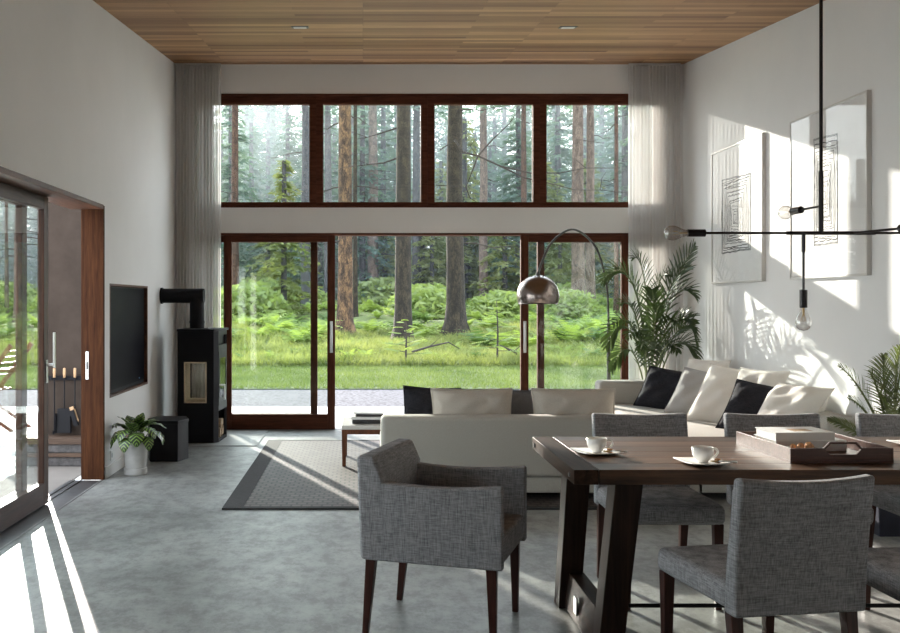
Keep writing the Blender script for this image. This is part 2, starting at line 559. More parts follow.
nt.links.new(ramp(nt, f, [(0.3, (0.035, 0.045, 0.012)), (0.5, (0.07, 0.10, 0.02)), (0.7, (0.11, 0.11, 0.04))]), b.inputs['Base Color'])
b.inputs['Roughness'].default_value = 1.0
bump(nt, b, noise(nt, s=6, detail=6), 0.8, 0.1)
M['ground'] = m
M['soil_green'] = plain('turf_soil', (0.035, 0.06, 0.012), 1.0, 0, 0.4, s=8)
M['lawn'] = leafmat('lawn_blade', (0.075, 0.115, 0.030), (0.15, 0.195, 0.065), 0.4, 0.8, 0.5, 0.03)
M['tuft'] = leafmat('wild_grass', (0.055, 0.085, 0.022), (0.30, 0.33, 0.13), 0.45, 0.8, 0.5, 0.02)
M['fern'] = leafmat('fern_leaf', (0.15, 0.23, 0.06), (0.33, 0.40, 0.14), 0.5, 0.6, 0.5, 0.02)  # leaf green lightened in place of sun blocked by the firs
M['fern_dark'] = leafmat('fern_leaf_dark', (0.07, 0.13, 0.05), (0.15, 0.22, 0.08), 0.45, 0.6, 0.5, 0.03)
M['fir'] = leafmat('fir_needles_haze', (0.055, 0.115, 0.110), (0.16, 0.235, 0.21), 0.5, 0.35, 0.5, 0.02)  # needle colour lightened and blued to carry distance haze
M['fir_light'] = leafmat('fir_needles_light', (0.12, 0.16, 0.07), (0.26, 0.28, 0.13), 0.5, 0.35, 0.5, 0.02)
M['bush'] = leafmat('bush_leaf', (0.13, 0.20, 0.07), (0.30, 0.36, 0.15), 0.5, 0.5, 0.5, 0.02)
def barkmat(name, c1, c2, c3, k=.5):
    c1, c2, c3 = [tuple(v * k for v in c) for c in (c1, c2, c3)]
    m, nt, b = new_mat(name)
    f = noise(nt, (2.0, 2.0, 0.9), 2.6, 10, 0.78, dist=0.5)
    f2 = noise(nt, (6, 6, 2.6), 4.5, 6, 0.75)
    c = mixc(nt, 0.7, ramp(nt, f, [(0.42, c1), (0.5, c2), (0.58, c3)]), ramp(nt, f2, [(0.42, (0.35,) * 3), (0.57, (1.25,) * 3)]), 'MULTIPLY')
    nt.links.new(c, b.inputs['Base Color'])
    b.inputs['Roughness'].default_value = 0.95
    bump(nt, b, f2, 0.8, 0.06)
    return m
M['bark_orange'] = barkmat('peeling_bark', (0.045, 0.03, 0.022), (0.14, 0.085, 0.05), (0.30, 0.18, 0.09), .6)
M['bark_dark'] = barkmat('dark_mossy_bark', (0.030, 0.024, 0.016), (0.058, 0.046, 0.030), (0.12, 0.095, 0.055), .38)
M['bark_pink'] = barkmat('pinkish_bark', (0.10, 0.07, 0.06), (0.19, 0.14, 0.115), (0.28, 0.21, 0.17), .62)
M['bark_grey'] = barkmat('blue_grey_bark', (0.07, 0.07, 0.08), (0.11, 0.11, 0.125), (0.16, 0.16, 0.17))
M['bark_red'] = barkmat('reddish_bark', (0.05, 0.03, 0.022), (0.12, 0.065, 0.045), (0.2, 0.11, 0.075))
M['twig'] = plain('bare_twig', (0.03, 0.024, 0.02), 0.9, 0, 0.3)

# ------------------------------------------------------------------ room shell
XL, XR, YB, YR = -2.045, 3.50, 10.94, -3.0
SL = 0.094
def zc(y): return 4.0 + SL * (y - YB)
WT = 0.175
# floor and ceiling
o = MB().box((XL - 0.02, YR, -0.15), (XR, YB + 0.02, 0.0)).build('floor', M['concrete']); S(o)
mb = MB()
mb.prism([(YR - .2, zc(YR - .2)), (YB + .4, zc(YB + .4)), (YB + .4, zc(YB + .4) + .25), (YR - .2, zc(YR - .2) + .25)], 'X', XL - .3, XR + .3)
S(mb.build('ceiling', M['ceiling']))
# left wall with the glazed opening and the screen niche
DY0, DY1, DZ = 2.9, 7.90, 2.16
NY0, NY1, NZ0, NZ1 = 8.07, 9.49, 0.624, 1.55
mb = MB()
def wl(y0, y1, z0, z1, x0=XL - WT, x1=XL):
    if z1 is None:
        mb.prism([(y0, z0), (y1, z0), (y1, zc(y1) + .02), (y0, zc(y0) + .02)], 'X', x0, x1)
    else:
        mb.box((x0, y0, z0), (x1, y1, z1))
wl(YR, DY0, 0, None); wl(DY0, DY1, DZ, None); wl(DY1, NY0, 0, None)
wl(NY0, NY1, 0, NZ0); wl(NY0, NY1, NZ1, None); wl(NY1, YB + .22, 0, None)
wl(NY0, NY1, NZ0, NZ1, XL - WT, XL - 0.12)
S(mb.build('wall_left', M['plaster']))
# right wall
mb = MB()
mb.prism([(YR, 0), (YB + .22, 0), (YB + .22, zc(YB + .22) + .02), (YR, zc(YR) + .02)], 'X', XR, XR + .2)
S(mb.build('wall_right', M['plaster']))
# back wall: strip window above the door opening
OX0, OX1 = -1.74, 3.28
WZ0, WZ1 = 2.445, 3.665
HZ = 2.155
mb = MB()
y0, y1 = YB, YB + .2
zt = zc(YB) + .03
mb.box((XL, y0, 0), (OX0, y1, zt)); mb.box((OX1, y0, 0), (XR, y1, zt))
mb.box((OX0, y0, HZ), (OX1, y1, WZ0)); mb.box((OX0, y0, WZ1), (OX1, y1, zt))
S(mb.build('wall_back', M['plaster']))
# unseen wall behind the viewer; its glazed opening is added for fill light
mb = MB()
zt = zc(YR) + .02
mb.box((XL, YR - .2, 0), (.23, YR, zt)); mb.box((1.23, YR - .2, 0), (XR, YR, zt))
mb.box((.23, YR - .2, 2.2), (1.23, YR, zt))
S(mb.build('wall_rear', M['plaster']))
w5 = struct('window_5', (0.73, YR - .1, 0))
mb = MB()
for x in (-.465, .465):
    mb.box((x - .035, -.05, 0), (x + .035, .05, 2.2))
mb.box((-.5, -.05, 0), (.5, .05, .08)); mb.box((-.5, -.05, 2.12), (.5, .05, 2.2))
mb.build('window_frame', M['frame'], w5)
MB().box((-.46, -.008, .08), (.46, .008, 2.12)).build('glass_pane', M['glass'], w5)

# skirting
mb = MB().box((XL, DY1 + .01, 0), (XL + .014, YB, .09))
S(mb.build('baseboard_left', M['white_paint'], bevel=.003))
mb = MB().box((XR - .014, YR, 0), (XR, YB, .09))
S(mb.build('baseboard_right', M['white_paint'], bevel=.003))

# strip window: frame with three mullions and four panes
FY0, FY1 = YB + .015, YB + .10
mul = [(309.3, 322.8), (421, 434.6), (533.4, 546.9)]
mulx = [((a - 363) * .01094, (b_ - 363) * .01094) for a, b_ in mul]
edges = [OX0 + .09] + [v for ab_ in mulx for v in ab_] + [OX1 - .09]
for k in range(4):
    wx0, wx1 = edges[2 * k], edges[2 * k + 1]
    wn = struct('window_%d' % (k + 1), ((wx0 + wx1) / 2, FY0, WZ0))
    cx = (wx0 + wx1) / 2
    l = (OX0 if k == 0 else wx0 - (mulx[0][1] - mulx[0][0]) / 2) - cx
    r_ = (OX1 if k == 3 else wx1 + (mulx[0][1] - mulx[0][0]) / 2) - cx
    il, ir = wx0 - cx, wx1 - cx
    H = WZ1 - WZ0
    mb = MB()
    mb.box((l, 0, .05), (il, .085, H - .095)); mb.box((ir, 0, .05), (r_, .085, H - .095))
    mb.box((l, 0, 0), (r_, .085, .05)); mb.box((l, 0, H - .095), (r_, .085, H))
    for (a, b_) in ((il, il + .004), (ir - .004, ir)):
        mb.box((a, .03, .05), (b_, .07, H - .095))
    mb.build('window_frame', M['frame_h'], wn, bevel=.004)
    MB().box((il, .045, .05), (ir, .053, H - .095)).build('glass_pane', M['glass'], wn)
# thin trim at the head of the opening and the door head
S(MB().box((OX0, YB - .012, WZ1 - .012), (OX1, YB + .015, WZ1 + .012)).build('trim_1', M['frame_h'], bevel=.003))
S(MB().box((OX0, YB - .006, WZ0 - .012), (OX1, YB + .015, WZ0 + .008)).build('trim_2', M['frame_h'], bevel=.003))
S(MB().box((OX0, YB - .004, HZ - .022), (OX1, YB + .2, HZ)).build('trim_3', M['frame_h'], bevel=.003))
S(MB().box((OX0, YB, -.02), (OX1, YB + .2, .004)).build('trim_4', M['dark_steel']))

# garden doors: a fixed and a sliding leaf on either side
def leaf(name, x0, x1, y0, y1, z0, z1, st, rail_b, rail_t, handle=None):
    d = struct(name, ((x0 + x1) / 2, (y0 + y1) / 2, 0))
    hw = (x1 - x0) / 2; hy = (y1 - y0) / 2
    mb = MB().box((-hw, -hy, z0), (-hw + st, hy, z1)).box((hw - st, -hy, z0), (hw, hy, z1))
    mb.build('stile', M['frame'], d, bevel=.004)
    mb = MB().box((-hw + st, -hy, z0), (hw - st, hy, z0 + rail_b)).box((-hw + st, -hy, z1 - rail_t), (hw - st, hy, z1))
    mb.build('rail', M['frame_h'], d, bevel=.004)
    MB().box((-hw + st, -.004, z0 + rail_b), (hw - st, .004, z1 - rail_t)).build('glass_pane', M['glass'], d)
    if handle:
        hx, hz0, hz1 = handle
        hx -= (x0 + x1) / 2
        mb = MB().box((hx - .016, -hy - .008, hz0), (hx + .016, -hy, hz1))
        mb.box((hx - .010, -hy - .034, hz0 + .10), (hx + .010, -hy - .022, hz1 - .012))
        mb.box((hx - .008, -hy - .03, hz0 + .12), (hx + .008, -hy - .006, hz0 + .15))
        mb.box((hx - .008, -hy - .03, hz1 - .06), (hx + .008, -hy - .006, hz1 - .03))
        mb.build('handle', M['steel'], d, bevel=.003)
    return d
k = .01094
lz = HZ - .024
leaf('door_1', (223.4 - 363) * k, (335 - 363) * k, YB + .012, YB + .068, .004, lz, .085, .165, .072, ((331.3 - 363) * k, .845, 1.19))
leaf('door_2', OX0 + .005, (317 - 363) * k, YB + .09, YB + .146, .004, lz, .075, .165, .072)
leaf('door_3', (521 - 363) * k, (629.5 - 363) * k, YB + .012, YB + .068, .004, lz, .085, .165, .072, ((525 - 363) * k, .845, 1.19))
leaf('door_4', (539 - 363) * k, OX1 - .005, YB + .09, YB + .146, .004, lz, .075, .165, .072)

# left glazed opening: lining, sill and two stacked leaves
mb = MB().box((XL - WT, DY1 - .03, 0), (XL + .004, DY1 + .005, DZ))
S(mb.build('trim_5', M['jamb'], bevel=.003))
mb = MB().box((XL - .26, DY0, DZ - .03), (XL + .004, DY1 - .03, DZ + .006))
S(mb.build('trim_6', M['jamb_y'], bevel=.003))
mb = MB().box((XL - .265, DY0, -.05), (XL + .002, DY1 - .03, -.004))
mb.box((XL - .172, DY0, -.004), (XL - .166, DY1 - .03, .004)); mb.box((XL - .226, DY0, -.004), (XL - .220, DY1 - .03, .004))
mb.box((XL - .004, DY0, -.004), (XL + .002, DY1 - .03, .003))
S(mb.build('trim_7', M['dark_steel']))
lp = MB().box((XL - .137, DY1 - .036, .79), (XL - .112, DY1 - .030, 1.01)).build('latch_plate', M['steel'], None, bevel=.003)
tag(lp, 'slim steel latch plate on the walnut door jamb', 'latch plate')
lk = MB().box((-.006, -.002, -.03), (.006, 0, .03)).build('keyhole', M['black'], lp)
lk.location = (XL - .1245, DY1 - .036, .90)
def side_leaf(name, y0, y1, x0, x1, handle=False):
    d = struct(name, ((x0 + x1) / 2, (y0 + y1) / 2, 0))
    hx = (x1 - x0) / 2; hy = (y1 - y0) / 2
    z0, z1 = .006, DZ - .034
    MB().box((-hx, hy - .10, z0), (hx, hy, z1)).box((-hx, -hy, z0), (hx, -hy + .10, z1)).build('stile', M['leaf_dark_z'], d, bevel=.004)
    MB().box((-hx, -hy + .1, z0), (hx, hy - .1, z0 + .15)).box((-hx, -hy + .1, z1 - .09), (hx, hy - .1, z1)).build('rail', M['leaf_dark'], d, bevel=.004)
    MB().box((-.004, -hy + .1, z0 + .15), (.004, hy - .1, z1 - .09)).build('glass_pane', M['glass'], d)
    if handle:
        mb = MB().box((hx, hy - .065, .84), (hx + .008, hy - .035, 1.0))
        mb.tube([(hx + .004, hy - .05, .965), (hx + .055, hy - .05, .965)], .011, 10)
        mb.box((hx + .048, hy - .062, .945), (hx + .062, hy - .038, 1.19))
        mb.build('handle', M['steel'], d, bevel=.003)
side_leaf('door_5', 4.65, 6.965, XL - .190, XL - .145, True)
side_leaf('door_6', 4.60, 6.685, XL - .245, XL - .200)
side_leaf('door_7', DY0 + .01, 4.64, XL - .190, XL - .145)

# niche lining
mb = MB()
n = .02
mb.box((XL - .119, NY0, NZ1 - n), (XL + .003, NY1, NZ1)); mb.box((XL - .119, NY0, NZ0), (XL + .003, NY1, NZ0 + n))
mb.box((XL - .119, NY0, NZ0 + n), (XL + .003, NY0 + n, NZ1 - n)); mb.box((XL - .119, NY1 - n, NZ0 + n), (XL + .003, NY1, NZ1 - n))
S(mb.build('trim_8', M['jamb_y'], bevel=.002))
tv = thing('television', 'black flat television set into the wood lined niche in the left wall', 'television', (XL - .05, (NY0 + NY1) / 2, NZ0 + n))
hw = (NY1 - NY0) / 2 - n - .002; hh = NZ1 - NZ0 - 2 * n - .003
MB().box((-.018, -hw, 0), (.020, hw, hh)).build('casing', M['black'], tv, bevel=.003)
MB().box((.0201, -hw + .012, .03), (.024, hw - .012, hh - .012)).build('screen', M['screen'], tv)
MB().ball((.025, hw - .22, .055), .006, 8).build('indicator_light', M['led'], tv)

# ceiling spots
for (x, y, lab) in ((300, 27, 'small dark recessed spotlight in the plank ceiling, on the left'), (568, 27, 'small dark recessed spotlight in the plank ceiling, on the right')):
    zz = EYE; Y = 9.0
    for _ in range(20):
        Y = (zc(Y) - EYE) * 1000 / (302 - y)
    p = Vector(((x - 363) * Y / 1000, Y, zc(Y)))
    t = thing('recessed_spotlight', lab, 'spotlight', p, 0)
    t.rotation_euler = (math.atan(SL), 0, 0)
    MB().box((-.075, -.05, -.006), (.075, .05, .004)).build('trim_plate', M['dark_steel'], t, bevel=.003)
    MB().box((-.055, -.035, -.009), (.055, .035, -.006)).build('lens', M['white_paint'], t)
# hearth plate under the stove
S(MB().box((-2.0, 9.70, 0), (-1.03, 10.84, .008)).build('trim_9', M['hearth'], bevel=.002))

# outlet
ot = thing('wall_outlet', 'small pale wall outlet low on the left wall behind the striped plant', 'outlet', (XL, 8.12, .155))
MB().box((0, -.04, -.04), (.008, .04, .04)).build('plate', M['white_paint'], ot, bevel=.003)
MB().lathe([(.001, .009), (.02, .009), (.02, .006)], (0, 0, 0), 16, Matrix.Rotation(R(90), 4, 'Y')).build('socket', M['book_grey'], ot)

# ------------------------------------------------------------------ curtains
def curtain(name, x0, x1, folds, label, seed):
    r2 = random.Random(seed)
    mb = MB()
    n = folds * 10
    zs = [0.02, .8, 1.6, 2.4, 3.2, 3.9, zc(10.82) - .012]
    amp = [r2.uniform(.6, 1.1) for _ in range(folds + 2)]
    for zi, z in enumerate(zs):
        for i in range(n + 1):
            u = i / n
            ph = u * folds * 2 * PI
            a = amp[int(u * folds)] * (.042 if zi < 6 else .034)
            x = x0 + (x1 - x0) * (u + .012 * math.sin(ph * 2 + zi * .05))
            mb.v.append((x, 10.82 + a * math.sin(ph + .12 * math.sin(z * 1.3 + u * 9)), z))
    for zi in range(len(zs) - 1):
        for i in range(n):
            q = zi * (n + 1) + i
            mb.f.append((q, q + 1, q + n + 2, q + n + 1))
    c = thing(name, label, 'curtain', ((x0 + x1) / 2, 10.82, 0.02))
    o = mb.build('cloth', M['sheer'], c, smooth=True)
    o.matrix_parent_inverse = Matrix.Translation(-Vector(((x0 + x1) / 2, 10.82, 0.02)))
    h = MB().box((x0, 10.80, zc(10.8) - .03), (x1, 10.84, zc(10.8) - .008)).build('heading_tape', M['sheer'], c)
    h.matrix_parent_inverse = Matrix.Translation(-Vector(((x0 + x1) / 2, 10.82, 0.02)))
curtain('sheer_curtain', -2.03, (221 - 363) * .01083, 14, 'floor-length sheer curtain gathered left of the windows behind the stove', 3)
curtain('sheer_curtain', (628.5 - 363) * .01083, 3.43, 15, 'floor-length sheer curtain gathered right of the windows behind the palm', 5)

# ------------------------------------------------------------------ ground outside
def gz(x, y):
    if y < 22: return -0.02
    return -0.02 + .03 * (y - 22) + .12 * math.sin(x * .55 + y * .31) * min(1, (y - 22) / 6) + .07 * math.sin(x * 1.3 - y * .7) * min(1, (y - 22) / 6)
S(MB().box((-12, -8, -.3), (XL - WT, 13.6, -.02)).box((XL - WT, YB + .2, -.3), (9, 13.6, -.02)).build('terrace', M['terrace']))
S(MB().box((-16, 13.6, -.3), (16, 16.5, -.045)).build('gravel_strip', M['gravel']))
S(MB().box((-16, 16.5, -.3), (16, 22, -.03)).build('lawn_soil', M['soil_green']))
mb = MB()
nx, ny = 90, 70
for j in range(ny + 1):
    Y = 22 + 100 * (j / ny) ** 1.5
    for i in range(nx + 1):
        X = -60 + 120 * i / nx
        X *= (0.35 + .65 * min(1, (Y - 15) / 50))
        mb.v.append((X, Y, gz(X, Y) - .02))
for j in range(ny):
    for i in range(nx):
        q = j * (nx + 1) + i
        mb.f.append((q, q + 1, q + nx + 2, q + nx + 1))
S(mb.build('forest_ground', M['ground'], smooth=True))

def blades(n, xr, yr, h, wd, zf, seed, bias=1.0, lean=.5):
    r2 = random.Random(seed)
    mb = MB()
    for _ in range(n):
        Y = yr[0] + (yr[1] - yr[0]) * r2.random() ** bias
        sp_ = Y / 20
        X = r2.uniform(xr[0] * sp_, xr[1] * sp_)
        z = zf(X, Y)
        a = r2.uniform(0, 2 * PI); hh = h * r2.uniform(.5, 1.2); ww = wd * r2.uniform(.7, 1.3) / 2
        dx, dy = math.cos(a) * ww, math.sin(a) * ww
        lx, ly = r2.gauss(0, lean) * hh, r2.gauss(0, lean) * hh
        o = len(mb.v)
        mb.v += [(X - dx, Y - dy, z), (X + dx, Y + dy, z), (X + lx, Y + ly, z + hh)]
        mb.f.append((o, o + 1, o + 2))
    return mb
o = blades(70000, (-9.5, 7.5), (16.5, 22.1), .075, .012, lambda x, y: -.035, 1).build('lawn_grass', M['lawn'])
tag(o, 'mown bright green lawn strip beyond the gravel', 'grass', kind='stuff')
o = blades(60000, (-8.5, 7.5), (22, 36), .22, .03, gz, 2, 1.3, .7).build('wild_grass', M['tuft'])
tag(o, 'rough yellow-green grass and moss between the lawn and the trees', 'grass', kind='stuff')

# ferns
def fern_mesh(seed, n=15):
    r2 = random.Random(seed)
    mb = MB()
    for k in range(n):
        az = 2 * PI * k / n + r2.uniform(-.3, .3)
        L = r2.uniform(.75, 1.15)
        p = Vector((0, 0, 0)); el = R(r2.uniform(55, 85))
        N = 9
        for i in range(N):
            t = Vector((math.cos(az) * math.cos(el), math.sin(az) * math.cos(el), math.sin(el)))
            q = p + t * L / N
            side = Vector((-math.sin(az), math.cos(az), 0))
            s_ = (i + .5) / N
            ll = .26 * math.sin(PI * min(1, s_ * .85 + .12)) * (1.1 - s_ * .5)
            for sg in (-1, 1):
                tip = p + side * sg * ll + t * ll * .45 - Vector((0, 0, .1 * ll))
                o = len(mb.v)
                mb.v += [tuple(p), tuple(p + t * (L / N) * .8), tuple(tip)]
                mb.f.append((o, o + 1, o + 2))
            p = q
            el -= R(r2.uniform(8, 14))
    return mb
fp = []
for i, mt in enumerate(('fern', 'fern', 'fern_dark')):
    mb = fern_mesh(20 + i)
    me = bpy.data.meshes.new('fern')
    me.from_pydata(mb.v, [], mb.f); me.materials.append(M[mt])
    fp.append(me)
r2 = random.Random(99)
for i in range(285):
    Y = 27.5 + 32 * r2.random() ** 1.4 if i < 235 else r2.uniform(23, 28)
    X = r2.uniform(-.17, .30) * Y if i < 200 or i >= 235 else r2.uniform(-.45, -.17) * Y
    kind = r2.choice((0, 0, 1, 2))
    if any(abs(X / Y * 1000 + 363 - c_) < 26 and Y < d_ + .8 for c_, d_ in ((345, 32.7), (403, 29.9), (455, 33.8))) and i < 235:
        continue                            # the flared roots stand clear of the ferns
    o = bpy.data.objects.new('fern', fp[kind])
    col.objects.link(o)
    o.location = (X, Y, gz(X, Y) - .03)
    s_ = r2.uniform(.65, 1.2) if i < 235 else r2.uniform(.25, .5)
    o.scale = (s_, s_, s_ * r2.uniform(.8, 1.05))
    o.rotation_euler = (r2.uniform(-.15, .15), r2.uniform(-.15, .15), r2.uniform(0, 6.28))
    if kind == 2:
        tag(o, 'dark green fern growing on the forest floor among the trees', 'fern', 'dark ferns on the forest floor')
    else:
        tag(o, 'bright green fern growing on the forest floor among the trees', 'fern', 'bright ferns on the forest floor')

# ------------------------------------------------------------------ trees
def trunk_mb(r, H, seed, flare=1.6, seg=12):
    r2 = random.Random(seed)
    mb = MB()
    zs = [0, .12, .3, .6, 1.2, 2.4, 4, 6, 8, 10, 12, 14, H]
    zs = [z for z in zs if z <= H]
    rows = []
    for z in zs:
        rr = r * (1 - .38 * z / H) + r * (flare - 1) * math.exp(-z / .35)
        cx, cy_ = .05 * r * math.sin(z * .7 + seed), .05 * r * math.cos(z * .5 + seed)
        for k in range(seg):
            t = 2 * PI * k / seg
            lob = 1 + (.28 * math.exp(-z / .4) * (flare - 1) * math.sin(4 * t + seed)) + .04 * math.sin(3 * t + z)
            mb.v.append((cx + rr * lob * math.cos(t), cy_ + rr * lob * math.sin(t), z - .12))
    for i in range(len(zs) - 1):
        for k in range(seg):
            k2 = (k + 1) % seg
            mb.f.append((i * seg + k, i * seg + k2, (i + 1) * seg + k2, (i + 1) * seg + k))
    return mb

def foliage(mb, r2, z0, H, rad, dens, leafL=.34, leafW=.10, crown_pow=1.0):
    """drooping sprays of needles on whorled branches"""
    z = z0
    while z < H:
        f_ = (H - z) / (H - z0)
        Rr = rad * f_ ** crown_pow + .15
        nb = r2.randint(4, 6)
        for b_ in range(nb):
            az = r2.uniform(0, 2 * PI)
            L = Rr * r2.uniform(.7, 1.15)
            dr = r2.uniform(.15, .45)
            ns = max(2, int(L * dens))
            for i in range(ns):
                s_ = (i + r2.random()) / ns
                p = Vector((math.cos(az) * L * s_, math.sin(az) * L * s_, z - dr * L * s_ * s_ + r2.uniform(-.08, .08)))
                for _ in range(2):
                    a2 = az + r2.uniform(-1.3, 1.3)
                    d = Vector((math.cos(a2), math.sin(a2), r2.uniform(-.75, .1))).normalized() * leafL * r2.uniform(.7, 1.4)
                    sd = Vector((-math.sin(a2), math.cos(a2), r2.uniform(-.6, .6))).normalized() * leafW * r2.uniform(.7, 1.3)
                    o = len(mb.v)
                    mb.v += [tuple(p - sd * .5), tuple(p + d * .5 - sd), tuple(p + d), tuple(p + d * .5 + sd)]
                    mb.f.append((o, o + 1, o + 2, o + 3))
        z += r2.uniform(.28, .5)

# tall bare trunks seen through the glass: (left px, right px, base y or depth, bark, label)
TR = [
 (231, 239, 317, 'bark_red', 'thin reddish trunk nearest the left curtain'),
 (301, 310, 310, 'bark_grey', 'grey trunk close left of the first window mullion'),
 (324, 332, 306, 'bark_grey', 'pale slim trunk just right of the first window mullion'),
 (337.5, 352.5, 335, 'bark_orange', 'stout trunk with peeling orange bark and flared roots'),
 (353, 357.5, 318, 'bark_dark', 'thin dark trunk close behind the peeling orange trunk'),
 (367.5, 378.5, 305, 'bark_pink', 'pinkish trunk standing between the two stoutest left trunks'),
 (395, 411.5, 341, 'bark_dark', 'stout dark mossy trunk left of the middle mullion'),
 (412, 421, 306, 'bark_grey', 'blue-grey trunk tucked behind the dark mossy trunk'),
 (446, 464, 333, 'bark_dark', 'stout dark trunk with spreading roots and a long bare branch'),
 (479, 488, 307, 'bark_pink', 'slim pinkish trunk in the middle of the third window'),
 (520.5, 527, 309, 'bark_red', 'slim trunk beside the third window mullion'),
 (571, 584.5, 311, 'bark_pink', 'broad pale pinkish trunk behind the arc lamp, left of a pair'),
 (585.5, 595, 310, 'bark_pink', 'paler narrower trunk behind the arc lamp, right of a pair'),
 (614, 618.5, 316, 'bark_red', 'very thin trunk beside the right curtain'),
 (621, 629, 306, 'bark_grey', 'grey trunk at the edge of the right curtain'),
 (4.5, 8.6, 316, 'bark_pink', 'thin trunk seen through the left side door'),
 (14, 26, 318, 'bark_pink', 'stout pinkish trunk seen through the left side door'),
]
tree_objs = {}
for i, (a, b_, by, bark, lab) in enumerate(TR):
    Y = 2.06 / (.03 + (by - 302) / 1000)
    X = ((a + b_) / 2 - 363) * Y / 1000
    r = (b_ - a) / 2 * Y / 1000
    H = 15.5 if Y > 40 else 13.0
    if a < 100: H = 7.4
    t = thing('pine_tree', lab, 'tree', (X, Y, gz(X, Y)))
    trunk_mb(r * 1.06, H, i * 1.7, 2.0 if Y < 36 else 1.5).build('trunk', M[bark], t, smooth=True)
    r2 = random.Random(400 + i)
    mb = MB()
    for _ in range(9 if Y < 40 else 6):
        z = r2.uniform(2.5, H - 1); az = r2.uniform(0, 2 * PI); L = r2.uniform(.8, 2.4)
        p0 = Vector((math.cos(az) * r * .7, math.sin(az) * r * .7, z))
        pts = [p0]
        for j in range(1, 5):
            pts.append(p0 + Vector((math.cos(az) * L * j / 4, math.sin(az) * L * j / 4, -L * .12 * j / 4 + r2.uniform(-.08, .08))))
        mb.tube(pts, [.03, .024, .018, .012, .006], 5)
        for j in (2, 3):
            q = pts[j]
            a3 = az + r2.choice((-.8, .8))
            mb.tube([q, q + Vector((math.cos(a3) * .5, math.sin(a3) * .5, r2.uniform(-.2, .15)))], [.012, .004], 4)
    if i == 8:   # the long bare branch that crosses the third and fourth window
        def bp(x, y): return Vector(((x - 363) * (Y - .9) / 1000 - X, -.9, EYE - (y - 302) * (Y - .9) / 1000 - gz(X, Y)))
        for pl, rs in (
            ([(455, 140), (463, 152), (478, 156), (500, 166), (530, 173), (560, 173), (586, 168), (620, 168)], .035),
            ([(478, 156), (492, 140), (508, 125), (522, 106)], .03),
            ([(478, 156), (472, 172), (466, 187)], .028),
            ([(466, 187), (470, 198), (478, 203)], .02),
            ([(500, 166), (525, 178), (548, 183), (575, 190), (600, 190), (628, 193)], .025),
            ([(586, 168), (576, 160), (572, 158)], .015), ([(600, 190), (602, 178), (606, 172)], .015),
            ([(440, 150), (455, 140)], .02), ([(436, 185), (450, 186), (466, 187)], .015),
            ([(478, 156), (470, 146), (490, 122)], .012), ([(530, 173), (545, 178)], .014)):
            n_ = len(pl)
            mb.tube([bp(*q) for q in pl], [rs * 1.15 * (1 - .7 * j / (n_ - 1)) for j in range(n_)], 6)
        p0 = Vector((0, 0, bp(455, 140).z + .1))
        mb.tube([p0, bp(455, 140)], [.05, .04], 6)
    mb.build('branch', M['twig'], t)
    if a > 100:
        mb = MB()
        foliage(mb, random.Random(500 + i), H - 3.5, H + 1.2, 2.2, 3.0)
        mb.build('crown', M['fir'], t)

# dense firs behind
protos = []
for i in range(8):
    r2 = random.Random(700 + i)
    H = [13, 14.5, 11, 13.5, 22, 9, 6.5, 20][i]
    mt = 'fir' if i not in (2, 5, 6) else 'fir_light'
    tm = trunk_mb(.14 + H * .007, H, i, 1.3, 8)
    me_t = bpy.data.meshes.new('trunk'); me_t.from_pydata(tm.v, [], tm.f); me_t.materials.append(M['bark_grey'])
    mb = MB()
    foliage(mb, r2, .9 if i != 1 else 2.5, H, [2.8, 2.9, 2.6, 2.7, 3.3, 2.3, 2.0, 3.2][i], 11 if i not in (4, 7) else 9.5, .40, .085, .55 if i in (4, 7) else .75)
    me_f = bpy.data.meshes.new('foliage'); me_f.from_pydata(mb.v, [], mb.f); me_f.materials.append(M[mt])
    protos.append((me_t, me_f, mt == 'fir_light'))
def fir(X, Y, k, sc=1.0, rz=0.0):
    light = protos[k][2]
    if light:
        t = thing('fir_tree', 'light yellow-green young fir in the forest beyond the lawn', 'tree', (X, Y, gz(X, Y) - .1), rz, 'light young firs in the forest')
    else:
        t = thing('fir_tree', 'tall fir tinted hazy blue-green in the dense back of the forest', 'tree', (X, Y, gz(X, Y) - .1), rz, 'dark firs at the back of the forest')
    t.scale = (sc, sc, sc)
    for nm, me in (('trunk', protos[k][0]), ('foliage', protos[k][1])):
        o = bpy.data.objects.new(nm, me); col.objects.link(o); o.parent = t
r2 = random.Random(31)
for row, (Y0, n_, ks, lo, hi) in enumerate(((62, 11, (2, 5, 2, 3), -.14, .34), (72, 17, (0, 1, 3, 2), -.16, .36), (83, 18, (0, 1, 7, 3), -.42, .38), (95, 24, (4, 7, 4, 7), -.46, .40), (108, 26, (4, 4, 7), -.46, .40))):
    for j in range(n_):
        Y = Y0 + r2.uniform(-4, 4)
        u = lo + (hi - lo) * (j + r2.uniform(.1, .9)) / n_
        k_ = r2.choice(ks)
        sc = r2.uniform(.9, 1.12) * (1.0 if Y0 < 100 else 1.15)
        if u < -.15: k_, sc = r2.choice((0, 1, 3)), .95
        fir(u * Y, Y, k_, sc, r2.uniform(0, 6.28))
for j in range(12):                         # the gap to the left of the windows, low enough to let the sun pass
    Y = r2.uniform(84, 102)
    fir(-(.16 + .02 * j + r2.uniform(0, .012)) * Y, Y, r2.choice((0, 1, 3)), .95, j * 1.3)
for (pxx, Y, k_, sc) in ((226, 90, 7, .9), (246, 95, 4, .9), (268, 88, 7, .95), (287, 98, 4, .95), (304, 90, 7, .9), (348, 96, 4, .9)):
    fir((pxx - 363) * Y / 1000, Y, k_, sc, pxx)
